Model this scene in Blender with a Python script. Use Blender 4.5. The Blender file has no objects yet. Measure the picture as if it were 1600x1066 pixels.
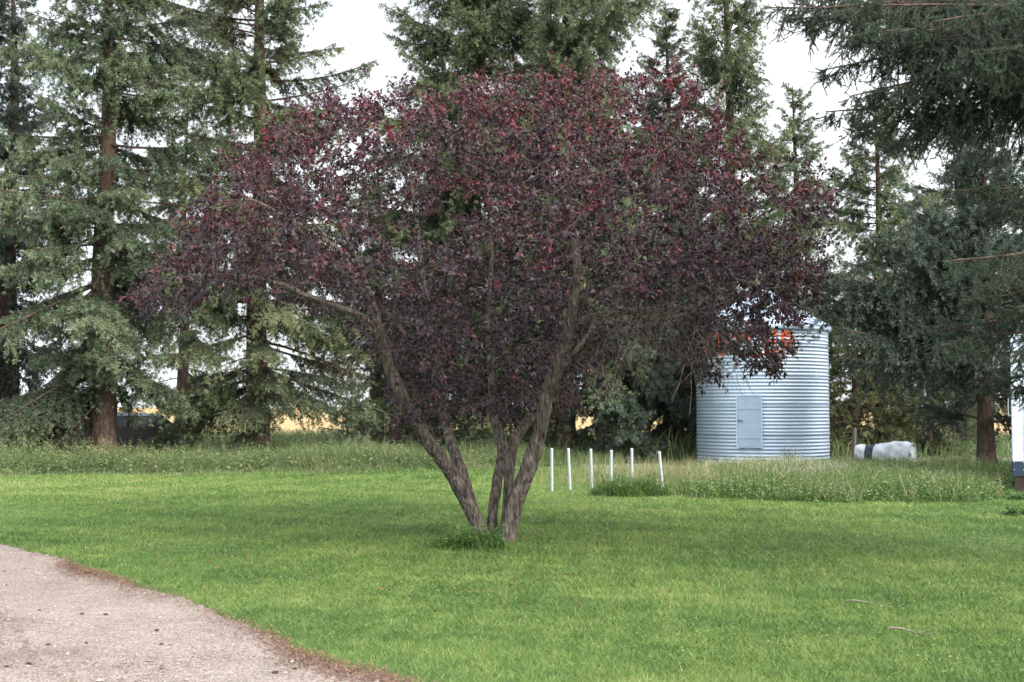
import bpy, math, random
import numpy as np
R_ = math.radians
rng = np.random.default_rng(7)
random.seed(7)
SC = bpy.context.scene
COL = SC.collection

# ------------------------------------------------------------------ camera
EYE = 1.65; FPX = 2000.0; HOR = 636.0
PITCH = math.atan((HOR - 533.0) / FPX)
cam_d = bpy.data.cameras.new('camera'); cam = bpy.data.objects.new('camera', cam_d); COL.objects.link(cam)
cam.location = (0, 0, EYE); cam.rotation_euler = (math.pi / 2 + PITCH, 0, 0)
cam_d.sensor_width = 36.0; cam_d.lens = FPX / 1600 * 36.0; cam_d.clip_start = 0.1; cam_d.clip_end = 6000
cam_d.dof.use_dof = True; cam_d.dof.focus_distance = 16.0; cam_d.dof.aperture_fstop = 7.0
SC.camera = cam

# ------------------------------------------------------------------ sky, sun, exposure
SUN_EL, SUN_AZ = R_(34), math.atan2(0.66, -0.62)          # low, behind the camera and to its right
w = bpy.data.worlds.new("World"); SC.world = w; w.use_nodes = True
nt = w.node_tree; N = nt.nodes; Lk = nt.links; N.clear()
out = N.new('ShaderNodeOutputWorld'); bg = N.new('ShaderNodeBackground'); bg.inputs['Strength'].default_value = 0.1
sky = N.new('ShaderNodeTexSky'); sky.sky_type = 'NISHITA'; sky.sun_disc = False
sky.sun_elevation = SUN_EL; sky.sun_rotation = SUN_AZ; sky.air_density = 1.0; sky.dust_density = 1.5
tc = N.new('ShaderNodeTexCoord'); mp = N.new('ShaderNodeMapping'); mp.inputs['Scale'].default_value = (1, 1, 3.2)
nz = N.new('ShaderNodeTexNoise'); nz.inputs['Scale'].default_value = 2.6; nz.inputs['Detail'].default_value = 7; nz.inputs['Roughness'].default_value = 0.62
sep = N.new('ShaderNodeSeparateXYZ')
ma = N.new('ShaderNodeMath'); ma.operation = 'MULTIPLY_ADD'; ma.inputs[1].default_value = 0.14
rp = N.new('ShaderNodeValToRGB'); rp.color_ramp.elements[0].position = 0.36; rp.color_ramp.elements[0].color = (0.5, 0.5, 0.5, 1)
rp.color_ramp.elements[1].position = 0.62
mx = N.new('ShaderNodeMix'); mx.data_type = 'RGBA'
# the cloud sheet is brightest towards the sun (behind the camera) and thin and pale away from it
dt = N.new('ShaderNodeVectorMath'); dt.operation = 'DOT_PRODUCT'
dt.inputs[1].default_value = (math.cos(SUN_EL) * math.sin(SUN_AZ), math.cos(SUN_EL) * math.cos(SUN_AZ), math.sin(SUN_EL))
mr = N.new('ShaderNodeMapRange'); mr.inputs['From Min'].default_value = -0.35; mr.inputs['From Max'].default_value = 0.9
cm = N.new('ShaderNodeMix'); cm.data_type = 'RGBA'; cm.inputs[6].default_value = (3.9, 4.1, 4.3, 1); cm.inputs[7].default_value = (14.5, 14.6, 14.8, 1)
Lk.new(tc.outputs['Generated'], dt.inputs[0]); Lk.new(dt.outputs['Value'], mr.inputs['Value']); Lk.new(mr.outputs[0], cm.inputs['Factor']); Lk.new(cm.outputs[2], mx.inputs[7])
Lk.new(tc.outputs['Generated'], mp.inputs['Vector']); Lk.new(mp.outputs[0], nz.inputs['Vector'])
Lk.new(tc.outputs['Generated'], sep.inputs[0]); Lk.new(sep.outputs['Y'], ma.inputs[0]); Lk.new(nz.outputs['Fac'], ma.inputs[2])
Lk.new(ma.outputs[0], rp.inputs['Fac']); Lk.new(rp.outputs['Color'], mx.inputs['Factor'])
Lk.new(sky.outputs['Color'], mx.inputs[6]); Lk.new(mx.outputs[2], bg.inputs['Color']); Lk.new(bg.outputs[0], out.inputs['Surface'])
sd = bpy.data.lights.new('sun', 'SUN'); sd.energy = 1.5; sd.angle = R_(38); sd.color = (1.0, 0.9, 0.74)
so = bpy.data.objects.new('sun', sd); COL.objects.link(so); so.location = (20, -20, 30)
so.rotation_euler = (math.pi / 2 - SUN_EL, 0, math.pi - SUN_AZ)
vs = SC.view_settings; SC.display_settings.display_device = 'sRGB'
vs.view_transform = 'Standard'; vs.look = 'None'; vs.exposure = 1.62; vs.gamma = 1.0; vs.use_curve_mapping = False
SC.cycles.max_bounces = 7; SC.cycles.diffuse_bounces = 4; SC.cycles.glossy_bounces = 3; SC.cycles.transmission_bounces = 4
SC.cycles.use_denoising = True

# ------------------------------------------------------------------ helpers
cP, sP = math.cos(PITCH), math.sin(PITCH)
def at(px, py, D):
    u = (px - 800) / FPX; v = (533 - py) / FPX
    dy = cP - v * sP; dz = sP + v * cP
    return np.array([u / dy * D, D, EYE + dz / dy * D])
def gnd(px, py):
    u = (px - 800) / FPX; v = (533 - py) / FPX
    dy = cP - v * sP; dz = sP + v * cP
    k = -EYE / dz
    return np.array([u * k, dy * k, 0.0])
def norm(a):
    return a / np.maximum(np.linalg.norm(a, axis=-1, keepdims=True), 1e-9)

class MB:
    """collects vertices and faces (and a per-vertex tint) for ONE mesh"""
    def __init__(s): s.v = []; s.f = []; s.t = []; s.n = 0
    def add(s, v, f, tint=0.5):
        v = np.asarray(v, float).reshape(-1, 3); fs = f if isinstance(f, list) else [f]
        s.v.append(v); s.t.append(np.broadcast_to(np.asarray(tint, float), (len(v),)))
        for q in fs: s.f.append(np.asarray(q, dtype=np.int64) + s.n)
        s.n += len(v); return s
    def box(s, c, size, rz=0.0, tint=0.5):
        x, y, z = np.array(size) / 2
        p = np.array([[a, b, d] for d in (-z, z) for (a, b) in ((-x, -y), (x, -y), (x, y), (-x, y))])
        ca, sa = math.cos(rz), math.sin(rz)
        p = np.c_[p[:, 0] * ca - p[:, 1] * sa, p[:, 0] * sa + p[:, 1] * ca, p[:, 2]] + np.array(c)
        return s.add(p, np.array([[0, 3, 2, 1], [4, 5, 6, 7], [0, 1, 5, 4], [1, 2, 6, 5], [2, 3, 7, 6], [3, 0, 4, 7]]), tint)
    def tubes(s, P, Rr, S=5, ref=(0, 0, 1), mod=None, tint=0.5, cap=True):
        P = np.asarray(P, float); Rr = np.asarray(Rr, float); B, n, _ = P.shape
        T = np.gradient(P, axis=1); T = norm(T); ref = np.broadcast_to(np.array(ref, float), T.shape)
        A = norm(np.cross(T, ref)); Bn = np.cross(T, A)
        an = np.arange(S) / S * 2 * math.pi
        r = Rr[..., None] * (mod if mod is not None else 1.0) * np.ones(S)
        V = P[:, :, None] + r[..., None] * (np.cos(an)[:, None] * A[:, :, None] + np.sin(an)[:, None] * Bn[:, :, None])
        idx = np.arange(B * n * S).reshape(B, n, S); j = np.roll(np.arange(S), -1)
        q = np.stack([idx[:, :-1], idx[:, :-1][:, :, j], idx[:, 1:][:, :, j], idx[:, 1:]], -1).reshape(-1, 4)
        t = tint if np.ndim(tint) == 0 else np.repeat(np.asarray(tint), n * S)
        s.add(V.reshape(-1, 3), q, t)
        if cap and S == 4:
            pass
        return s
    def lathe(s, prof, S=24, c=(0, 0, 0), tint=0.5):
        an = np.arange(S) / S * 2 * math.pi
        V = np.array([[r * math.cos(a) + c[0], r * math.sin(a) + c[1], z + c[2]] for r, z in prof for a in an])
        n = len(prof); idx = np.arange(n * S).reshape(n, S); j = np.roll(np.arange(S), -1)
        q = np.stack([idx[:-1], idx[:-1][:, j], idx[1:][:, j], idx[1:]], -1).reshape(-1, 4)
        return s.add(V, q, tint)
    def build(s, name, mat, parent=None, smooth=False, origin=None):
        V = np.concatenate(s.v); T = np.concatenate(s.t)
        if origin is not None: V = V - np.array(origin)
        me = bpy.data.meshes.new(name); me.vertices.add(len(V)); me.vertices.foreach_set('co', V.astype(np.float32).ravel())
        lo = np.concatenate([q.ravel() for q in s.f]); cnt = np.concatenate([np.full(len(q), q.shape[1]) for q in s.f])
        me.loops.add(len(lo)); me.loops.foreach_set('vertex_index', lo.astype(np.int32))
        st = np.r_[0, np.cumsum(cnt)[:-1]]
        me.polygons.add(len(cnt)); me.polygons.foreach_set('loop_start', st.astype(np.int32))
        me.update(calc_edges=True)
        me.polygons.foreach_set('use_smooth', np.full(len(cnt), bool(smooth)))
        a = me.attributes.new('tint', 'FLOAT', 'POINT'); a.data.foreach_set('value', T.astype(np.float32))
        me.validate(); me.materials.append(mat)
        o = bpy.data.objects.new(name, me); COL.objects.link(o)
        if origin is not None and parent is None: o.location = origin
        if parent is not None: o.parent = parent
        return o
def tag(o, label, cat, group=None, kind=None):
    o['label'] = label; o['category'] = cat
    if group: o['group'] = group
    if kind: o['kind'] = kind
    return o
def empty(name, loc, label, cat, group=None):
    o = bpy.data.objects.new(name, None); COL.objects.link(o); o.location = tuple(loc); o.empty_display_size = 0.2
    return tag(o, label, cat, group)

# ------------------------------------------------------------------ materials
def newmat(name):
    m = bpy.data.materials.new(name); m.use_nodes = True; t = m.node_tree; t.nodes.clear()
    o = t.nodes.new('ShaderNodeOutputMaterial'); p = t.nodes.new('ShaderNodeBsdfPrincipled'); t.links.new(p.outputs[0], o.inputs['Surface'])
    return m, t, p, o
def ramp(t, stops):
    r = t.nodes.new('ShaderNodeValToRGB'); e = r.color_ramp.elements
    while len(e) > 1: e.remove(e[-1])
    e[0].position = stops[0][0]; e[0].color = (*stops[0][1], 1)
    for p, c in stops[1:]:
        q = e.new(p); q.color = (*c, 1)
    return r
def leafmat(name, stops, rough=0.5, transl=0.25, tcol=None, spec=0.4):
    m, t, p, o = newmat(name)
    a = t.nodes.new('ShaderNodeAttribute'); a.attribute_name = 'tint'; r = ramp(t, stops)
    t.links.new(a.outputs['Fac'], r.inputs['Fac']); t.links.new(r.outputs['Color'], p.inputs['Base Color'])
    p.inputs['Roughness'].default_value = rough; p.inputs['Specular IOR Level'].default_value = spec
    tr = t.nodes.new('ShaderNodeBsdfTranslucent'); ms = t.nodes.new('ShaderNodeMixShader'); ms.inputs[0].default_value = transl
    if tcol: tr.inputs['Color'].default_value = (*tcol, 1)
    else: t.links.new(r.outputs['Color'], tr.inputs['Color'])
    t.links.new(p.outputs[0], ms.inputs[1]); t.links.new(tr.outputs[0], ms.inputs[2]); t.links.new(ms.outputs[0], o.inputs['Surface'])
    return m
def noisemat(name, stops, scale=5, detail=6, rough=0.85, bump=0.3, stretch=(1, 1, 1), dist=0.02, metallic=0.0, spec=0.3, voro=None, coords='Object'):
    m, t, p, o = newmat(name)
    c = t.nodes.new('ShaderNodeTexCoord'); mp = t.nodes.new('ShaderNodeMapping'); mp.inputs['Scale'].default_value = stretch
    n = t.nodes.new('ShaderNodeTexNoise'); n.inputs['Scale'].default_value = scale; n.inputs['Detail'].default_value = detail; n.inputs['Roughness'].default_value = 0.65
    r = ramp(t, stops)
    t.links.new(c.outputs[coords], mp.inputs[0]); t.links.new(mp.outputs[0], n.inputs['Vector']); t.links.new(n.outputs['Fac'], r.inputs['Fac'])
    t.links.new(r.outputs['Color'], p.inputs['Base Color'])
    h = n.outputs['Fac']
    if voro:
        v = t.nodes.new('ShaderNodeTexVoronoi'); v.inputs['Scale'].default_value = voro; v.feature = 'F1'
        t.links.new(mp.outputs[0], v.inputs['Vector'])
        ad = t.nodes.new('ShaderNodeMath'); ad.operation = 'ADD'; t.links.new(h, ad.inputs[0]); t.links.new(v.outputs['Distance'], ad.inputs[1]); h = ad.outputs[0]
    if bump:
        b = t.nodes.new('ShaderNodeBump'); b.inputs['Strength'].default_value = bump; b.inputs['Distance'].default_value = dist
        t.links.new(h, b.inputs['Height']); t.links.new(b.outputs[0], p.inputs['Normal'])
    p.inputs['Roughness'].default_value = rough; p.inputs['Metallic'].default_value = metallic; p.inputs['Specular IOR Level'].default_value = spec
    return m
def plain(name, col, rough=0.5, metallic=0.0, var=0.12):
    c = np.array(col)
    return noisemat(name, [(0.3, tuple(c * (1 - var))), (0.7, tuple(np.minimum(c * (1 + var), 0.95)))], scale=6, rough=rough, bump=0.0, metallic=metallic, spec=0.4)

M = {}
M['lawn'] = noisemat('lawn_soil', [(0.3, (0.045, 0.085, 0.018)), (0.5, (0.06, 0.115, 0.022)), (0.7, (0.085, 0.13, 0.03))], scale=0.7, detail=10, bump=0.6, dist=0.03)
M['litter_ground'] = noisemat('forest_floor', [(0.3, (0.045, 0.04, 0.02)), (0.55, (0.07, 0.075, 0.028)), (0.75, (0.1, 0.09, 0.045))], scale=1.2, detail=8, bump=0.5)
M['field'] = noisemat('stubble_field', [(0.3, (0.3, 0.2, 0.09)), (0.6, (0.4, 0.28, 0.125)), (0.8, (0.46, 0.34, 0.16))], scale=0.12, detail=9, bump=0.3, stretch=(0.4, 2, 1))
M['blade'] = leafmat('grass_blade', [(0.0, (0.05, 0.105, 0.026)), (0.3, (0.1, 0.185, 0.045)), (0.6, (0.185, 0.275, 0.07)), (0.85, (0.27, 0.33, 0.1)), (1.0, (0.4, 0.37, 0.2))], rough=0.5, transl=0.3, spec=0.35)
M['wild'] = leafmat('wild_grass', [(0.0, (0.065, 0.115, 0.045)), (0.4, (0.12, 0.19, 0.07)), (0.7, (0.205, 0.265, 0.115)), (0.9, (0.24, 0.22, 0.11)), (1.0, (0.36, 0.3, 0.17))], rough=0.55, transl=0.3)
M['weed'] = leafmat('weed_leaf', [(0.0, (0.04, 0.1, 0.025)), (0.5, (0.09, 0.18, 0.045)), (0.85, (0.19, 0.26, 0.075)), (0.95, (0.45, 0.42, 0.3)), (1.0, (0.6, 0.58, 0.5))], rough=0.5, transl=0.3)
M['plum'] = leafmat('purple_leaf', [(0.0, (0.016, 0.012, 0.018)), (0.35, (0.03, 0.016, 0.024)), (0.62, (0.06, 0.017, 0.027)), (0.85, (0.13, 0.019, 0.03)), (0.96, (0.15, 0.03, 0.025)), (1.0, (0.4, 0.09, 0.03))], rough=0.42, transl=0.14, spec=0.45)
def needles(name, a, b, c):
    return leafmat(name, [(0.0, a), (0.55, b), (0.93, c), (1.0, (0.22, 0.13, 0.05))], rough=0.55, transl=0.3, spec=0.35)
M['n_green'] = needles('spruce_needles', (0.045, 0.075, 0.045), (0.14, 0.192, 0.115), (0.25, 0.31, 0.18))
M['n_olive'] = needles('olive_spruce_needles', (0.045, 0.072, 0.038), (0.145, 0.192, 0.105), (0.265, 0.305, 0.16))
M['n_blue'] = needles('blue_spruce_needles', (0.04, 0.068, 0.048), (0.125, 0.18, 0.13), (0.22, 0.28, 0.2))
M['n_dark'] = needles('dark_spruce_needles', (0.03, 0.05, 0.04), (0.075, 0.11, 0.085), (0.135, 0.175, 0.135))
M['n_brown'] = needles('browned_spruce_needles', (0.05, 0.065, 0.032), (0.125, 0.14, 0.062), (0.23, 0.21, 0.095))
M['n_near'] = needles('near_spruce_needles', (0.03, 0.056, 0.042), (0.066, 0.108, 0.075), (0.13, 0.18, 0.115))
M['bark_spruce'] = noisemat('spruce_bark', [(0.28, (0.03, 0.022, 0.018)), (0.5, (0.08, 0.054, 0.042)), (0.72, (0.15, 0.105, 0.083))], scale=9, detail=8, bump=1.0, dist=0.04, stretch=(1, 1, 0.45), voro=12)
M['bark_plum'] = noisemat('plum_bark', [(0.34, (0.025, 0.02, 0.017)), (0.45, (0.09, 0.074, 0.063)), (0.57, (0.175, 0.145, 0.127)), (0.74, (0.3, 0.255, 0.225))], scale=24, detail=10, bump=1.0, dist=0.06, stretch=(1, 1, 0.24), voro=30)
M['twig'] = noisemat('twig_bark', [(0.3, (0.035, 0.026, 0.024)), (0.7, (0.115, 0.09, 0.08))], scale=20, bump=0.2)
def gravel_mat():
    m, t, p, o = newmat('gravel'); c = t.nodes.new('ShaderNodeTexCoord')
    def noise(sc, det=8, ro=.65, stretch=None):
        n = t.nodes.new('ShaderNodeTexNoise'); n.inputs['Scale'].default_value = sc; n.inputs['Detail'].default_value = det; n.inputs['Roughness'].default_value = ro
        t.links.new(c.outputs['Object'], n.inputs['Vector']); return n
    base = noise(1.1, 10, .7); r1 = ramp(t, [(.3, (.19, .155, .135)), (.5, (.275, .232, .21)), (.7, (.35, .303, .278))]); t.links.new(base.outputs['Fac'], r1.inputs['Fac'])
    v = t.nodes.new('ShaderNodeTexVoronoi'); v.inputs['Scale'].default_value = 70; t.links.new(c.outputs['Object'], v.inputs['Vector'])
    bw = t.nodes.new('ShaderNodeRGBToBW'); t.links.new(v.outputs['Color'], bw.inputs[0]); r2 = ramp(t, [(.1, (.5, .48, .47)), (.55, (1, 1, 1)), (.9, (1.45, 1.45, 1.45))]); t.links.new(bw.outputs[0], r2.inputs['Fac'])
    mu = t.nodes.new('ShaderNodeMix'); mu.data_type = 'RGBA'; mu.blend_type = 'MULTIPLY'; mu.inputs['Factor'].default_value = .8
    t.links.new(r1.outputs['Color'], mu.inputs[6]); t.links.new(r2.outputs['Color'], mu.inputs[7])
    d = noise(.55, 9, .72); r3 = ramp(t, [(.54, (0, 0, 0)), (.66, (.75, .75, .75))]); t.links.new(d.outputs['Fac'], r3.inputs['Fac'])
    m2 = t.nodes.new('ShaderNodeMix'); m2.data_type = 'RGBA'; m2.inputs[7].default_value = (.19, .135, .1, 1); t.links.new(r3.outputs['Color'], m2.inputs['Factor']); t.links.new(mu.outputs[2], m2.inputs[6])
    t.links.new(m2.outputs[2], p.inputs['Base Color']); p.inputs['Roughness'].default_value = .9; p.inputs['Specular IOR Level'].default_value = .2
    f = noise(30, 6); ad = t.nodes.new('ShaderNodeMath'); ad.operation = 'ADD'; t.links.new(f.outputs['Fac'], ad.inputs[0]); t.links.new(v.outputs['Distance'], ad.inputs[1])
    b = t.nodes.new('ShaderNodeBump'); b.inputs['Strength'].default_value = .9; b.inputs['Distance'].default_value = .012; t.links.new(ad.outputs[0], b.inputs['Height']); t.links.new(b.outputs[0], p.inputs['Normal'])
    return m
M['gravel'] = gravel_mat()
M['dead_twig'] = noisemat('dead_twig_bark', [(0.3, (0.12, 0.095, 0.08)), (0.7, (0.27, 0.225, 0.195))], scale=20, bump=0.2)
M['pebble'] = leafmat('pebble', [(0.0, (0.1, 0.08, 0.07)), (0.5, (0.26, 0.21, 0.19)), (1.0, (0.38, 0.34, 0.31))], rough=0.8, transl=0.0)
M['needle_litter'] = leafmat('needle_litter', [(0.0, (0.06, 0.042, 0.032)), (0.5, (0.17, 0.088, 0.06)), (1.0, (0.3, 0.18, 0.11))], rough=0.8, transl=0.0)
M['fallen'] = leafmat('fallen_leaf', [(0.0, (0.09, 0.035, 0.025)), (0.6, (0.2, 0.085, 0.045)), (1.0, (0.32, 0.13, 0.05))], rough=0.6, transl=0.1)

# ------------------------------------------------------------------ ground, driveway, field
EDX = []; EDY = []
for px, py in ((0, 852), (60, 868), (200, 908), (330, 958), (450, 1008), (560, 1044), (630, 1068)):
    g = gnd(px, py); EDX.append(g[0]); EDY.append(g[1])
EDX = np.array([-60, -14, -8.5] + EDX + [1.2, 4.5, 12]); EDY = np.array([21, 17.6, 16.2] + EDY + [5.4, 2.2, -3.0])
def edge_y(x):
    return np.interp(x, EDX, EDY) + 0.10 * np.sin(x * 2.3 + 1) + 0.06 * np.sin(x * 6.1) + 0.035 * np.sin(x * 15.7 + 2) + 0.025 * np.sin(x * 39) + 0.02 * np.sin(x * 71 + 1)
def vnoise(x, y, seed=0):
    """cheap smooth 2-D noise in 0..1"""
    r = np.random.default_rng(seed); s = np.zeros_like(x, float)
    for k in range(7):
        a = r.uniform(0, 2 * math.pi); f = r.uniform(0.6, 1.6); s = s + np.sin((x * math.cos(a) + y * math.sin(a)) * f + r.uniform(0, 7))
    return 0.5 + s / 9.0
GX = np.r_[np.linspace(-3000, -70, 10), np.linspace(-60, 60, 121), np.linspace(70, 3000, 10)]
GY = np.r_[-60, -30, np.linspace(-10, 60, 71), np.linspace(80, 4500, 10)]
XX, YY = np.meshgrid(GX, GY); ZZ = np.where((abs(XX) < 61) & (YY > -11) & (YY < 61), (vnoise(XX * 0.8, YY * 0.8, 3) - 0.5) * 0.03, 0.0)
def grid_faces(nr, nc):
    i = np.arange(nr * nc).reshape(nr, nc)
    return np.stack([i[:-1, :-1], i[:-1, 1:], i[1:, 1:], i[1:, :-1]], -1).reshape(-1, 4)
b = MB(); b.add(np.c_[XX.ravel(), YY.ravel(), ZZ.ravel()], grid_faces(*XX.shape))
tag(b.build('ground', M['lawn'], smooth=True), 'mown green lawn ground running back under the spruce belt', 'lawn', kind='structure')
b = MB(); xs = np.linspace(-70, 70, 60); ys = np.linspace(35.5, 62, 20); X2, Y2 = np.meshgrid(xs, ys)
Y2 = Y2 + np.where(Y2 < 36, 1.2 * np.sin(X2 * 0.5), 0)
b.add(np.c_[X2.ravel(), Y2.ravel(), np.full(X2.size, 0.03)], grid_faces(*X2.shape))
tag(b.build('forest_floor', M['litter_ground']), 'dark litter strewn ground under the row of spruces', 'ground', kind='structure')
b = MB(); xs = np.r_[np.linspace(-2800, -150, 8), np.linspace(-120, 120, 30), np.linspace(150, 2800, 8)]; ys = np.r_[np.linspace(60, 140, 20), np.linspace(180, 4000, 12)]
X2, Y2 = np.meshgrid(xs, ys); b.add(np.c_[X2.ravel(), Y2.ravel(), 0.06 + 0.1 * vnoise(X2 * .05, Y2 * .05, 5).ravel()], grid_faces(*X2.shape))
tag(b.build('field', M['field'], smooth=True), 'golden stubble field reaching the horizon behind the spruces', 'field', kind='structure')
b = MB(); xs = np.linspace(-40, 9, 900); rows = np.r_[0, 0.06, 0.2, np.linspace(0.5, 8, 24), 12, 20, 30]
X2, Rr = np.meshgrid(xs, rows); E = edge_y(X2); Y2 = E - Rr
Z2 = 0.02 + np.minimum(Rr, 0.3) * 0.02 + (vnoise(X2 * 3, Y2 * 3, 9) - .5) * 0.012 * np.minimum(Rr * 3, 1); Z2[0] = -0.03
b.add(np.c_[X2.ravel(), Y2.ravel(), Z2.ravel()], grid_faces(*X2.shape)[:, ::-1])
tag(b.build('driveway', M['gravel'], smooth=True), 'pinkish grey gravel driveway curving along the lawn', 'driveway', kind='structure')

# ------------------------------------------------------------------ blade and leaf scatter
def blades(mb, xy, h, wd, lean, tint, z0=0.0, segs=1):
    n = len(xy); az = rng.uniform(0, 2 * math.pi, n); la = rng.uniform(0, 2 * math.pi, n)
    h = np.broadcast_to(h, n) * 1.0; wd = np.broadcast_to(wd, n); lean = np.broadcast_to(lean, n)
    side = np.c_[np.cos(az), np.sin(az), np.zeros(n)] * wd[:, None] / 2
    ld = np.c_[np.cos(la), np.sin(la), np.zeros(n)]
    base = np.c_[xy, np.full(n, z0)]
    if segs == 1:
        tip = base + ld * (lean * h)[:, None] + np.array([0, 0, 1]) * h[:, None]
        V = np.stack([base - side, base + side, tip], 1).reshape(-1, 3)
        mb.add(V, np.arange(3 * n).reshape(n, 3), np.repeat(tint, 3))
    else:
        mid = base + ld * (lean * h * 0.25)[:, None] + np.array([0, 0, 1]) * (h * 0.58)[:, None]
        tip = base + ld * (lean * h)[:, None] + np.array([0, 0, 1]) * (h * (1 - 0.25 * np.minimum(lean, 1.5)))[:, None]
        V = np.stack([base - side, base + side, mid + side * 0.8, mid - side * 0.8, tip], 1).reshape(-1, 3)
        i = np.arange(5 * n).reshape(n, 5)
        mb.add(V, [i[:, [0, 1, 2, 3]], i[:, [3, 2, 4]]], np.repeat(tint, 5))
def leaves(mb, pos, axis, nrm, ln, wd, tint, fold=0.25, curl=0.0):
    """pointed oval leaves folded along the midrib"""
    n = len(pos); axis = norm(axis); s = norm(np.cross(nrm, axis)); up = np.cross(axis, s)
    ln = np.broadcast_to(ln, n)[:, None]; wd = np.broadcast_to(wd, n)[:, None]
    L = pos + axis * ln * 0.42 + s * wd * 0.5 + up * wd * fold; Rr = pos + axis * ln * 0.42 - s * wd * 0.5 + up * wd * fold
    mid = pos + axis * ln * 0.5; tip = pos + axis * ln - up * ln * curl
    V = np.stack([pos, L, mid, Rr, tip], 1).reshape(-1, 3); i = np.arange(5 * n).reshape(n, 5)
    f = np.concatenate([i[:, [0, 2, 1]], i[:, [0, 3, 2]], i[:, [1, 2, 4]], i[:, [2, 3, 4]]])
    mb.add(V, f, np.repeat(tint, 5))
def rvec(n):
    return norm(rng.normal(size=(n, 3)))

# back edge of the mown lawn on each side, front edge of the weed patch
def lawn_back(x):
    return np.interp(x, [-30, -14, -8, -2, 0.5, 1.0, 40], [30.5, 30.5, 31.0, 33.0, 35, 36, 36]) + 0.25 * np.sin(x * 1.7)
def patch_front(x):     # front edge of the right hand weed patch
    return np.interp(x, [1.9, 2.6, 3.5, 5.0, 7.0, 8.2, 9.1, 9.5, 14], [26.0, 24.4, 22.8, 22.2, 21.9, 22.3, 23.6, 25.8, 26.5]) + 0.18 * np.sin(x * 2.1) + 0.1 * np.sin(x * 5.3)
def in_patch(x, y): return (x > 2.0 + .5 * np.sin(y * 1.3) + .3 * np.sin(y * 3.1)) & (y > patch_front(x))

def lawn_tint(x, y):
    t = 0.39 + 0.2 * (vnoise(x * 0.55, y * 0.35, 21) - 0.5) + 0.3 * (vnoise(x * 2.1, y * 1.6, 22) - 0.5) + 0.22 * (vnoise(x * 6, y * 5, 25) - 0.5) + 0.34 * (vnoise(x * 17, y * 13, 26) - 0.5)
    s = (y + 0.55 * x)                                   # mowing passes
    t = t + 0.045 * np.sign(np.sin(s * 2 * math.pi / 1.9)) * (y < 26)
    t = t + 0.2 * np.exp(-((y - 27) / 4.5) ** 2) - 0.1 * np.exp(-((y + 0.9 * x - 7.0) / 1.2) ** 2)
    return t
b = MB()
NB = 640000
D = 5.0 + (34.5 - 5.0) * rng.random(NB * 3) ** 1.0
pdf = np.minimum(1, (9.5 / D) ** 2.1) * (0.86 * D + 4) / (0.86 * 9.5 + 4)
D = D[rng.random(len(D)) < pdf]
X = rng.uniform(-1, 1, len(D)) * (0.43 * D + 2.0)
drive = edge_y(X) - D
keep = ((drive < 0) | (rng.random(len(D)) < 0.12 * np.exp(-drive / 0.12))) & (D < lawn_back(X) + 0.4) & ~in_patch(X, D)
edge = np.exp(np.minimum(drive, 0) / 0.25)
keep &= rng.random(len(D)) > 0.75 * edge * (drive < 0) * (vnoise(X * 5, D * 5, 40))
D, X = D[keep], X[keep]
t = lawn_tint(X, D) + rng.normal(0, 0.13, len(D)); t[rng.random(len(D)) < 0.025] = 0.97
hh = rng.uniform(0.018, 0.048, len(D)) * (0.7 + 0.5 * vnoise(X * 1.3, D * 1.3, 23) + 0.4 * vnoise(X * 9, D * 9, 24))
blades(b, np.c_[X, D], hh, 0.0065 * (np.maximum(D, 9) / 9) ** 0.95 * rng.uniform(0.6, 1.3, len(D)), rng.uniform(0.2, 1.9, len(D)), np.clip(t, 0, 1))
print('lawn blades', len(D))
# low clover leaves in the turf
n = 26000; D = 7 + 12 * rng.random(n) ** 1.3; X = rng.uniform(-1, 1, n) * (0.43 * D + 1.5); k = (D > edge_y(X) + 0.25) & (vnoise(X * 1.1, D * 1.1, 33) > 0.52)
D, X = D[k], X[k]; n = len(D); az = rng.uniform(0, 6.28, n)
leaves(b, np.c_[X, D, rng.uniform(0.02, 0.045, n)], np.c_[np.cos(az), np.sin(az), rng.uniform(-.1, .4, n)], np.c_[rng.normal(0, .3, n), rng.normal(0, .3, n), np.ones(n)], rng.uniform(.018, .035, n), rng.uniform(.014, .028, n), np.clip(rng.normal(0.3, 0.12, n), 0, 1))
tag(b.build('lawn_grass', M['blade']), 'short mown green grass with faint mowing bands', 'grass', kind='stuff')

# ------------------------------------------------------------------ pebbles, needle litter, fallen leaves, cones
b = MB(); n = 26000
D = 4.5 + 11 * rng.random(n) ** 1.4; X = rng.uniform(-0.43 * D - 2, 1.5, n); k = (edge_y(X) - D > 0.05); D, X = D[k], X[k]; n = len(D)
r = np.exp(rng.normal(math.log(0.0062), 0.45, n)).clip(0.003, 0.026)
oc = np.array([[1, 0, 0], [0, 1, 0], [-1, 0, 0], [0, -1, 0], [0, 0, .7], [0, 0, -.7]]); of = np.array([[0, 1, 4], [1, 2, 4], [2, 3, 4], [3, 0, 4], [1, 0, 5], [2, 1, 5], [3, 2, 5], [0, 3, 5]])
az = rng.uniform(0, 6.28, n); ca, sa = np.cos(az), np.sin(az); V = oc[None] * r[:, None, None] * rng.uniform(0.6, 1.3, (n, 6, 1))
V = np.stack([V[..., 0] * ca[:, None] - V[..., 1] * sa[:, None], V[..., 0] * sa[:, None] + V[..., 1] * ca[:, None], V[..., 2]], -1) + np.c_[X, D, 0.024 + r * 0.3][:, None]
b.add(V.reshape(-1, 3), (of[None] + 6 * np.arange(n)[:, None, None]).reshape(-1, 3), np.repeat(rng.beta(2, 2, n), 6))
tag(b.build('pebbles', M['pebble']), 'loose pebbles strewn over the gravel driveway', 'pebbles', kind='stuff')
b = MB(); n = 42000
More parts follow.
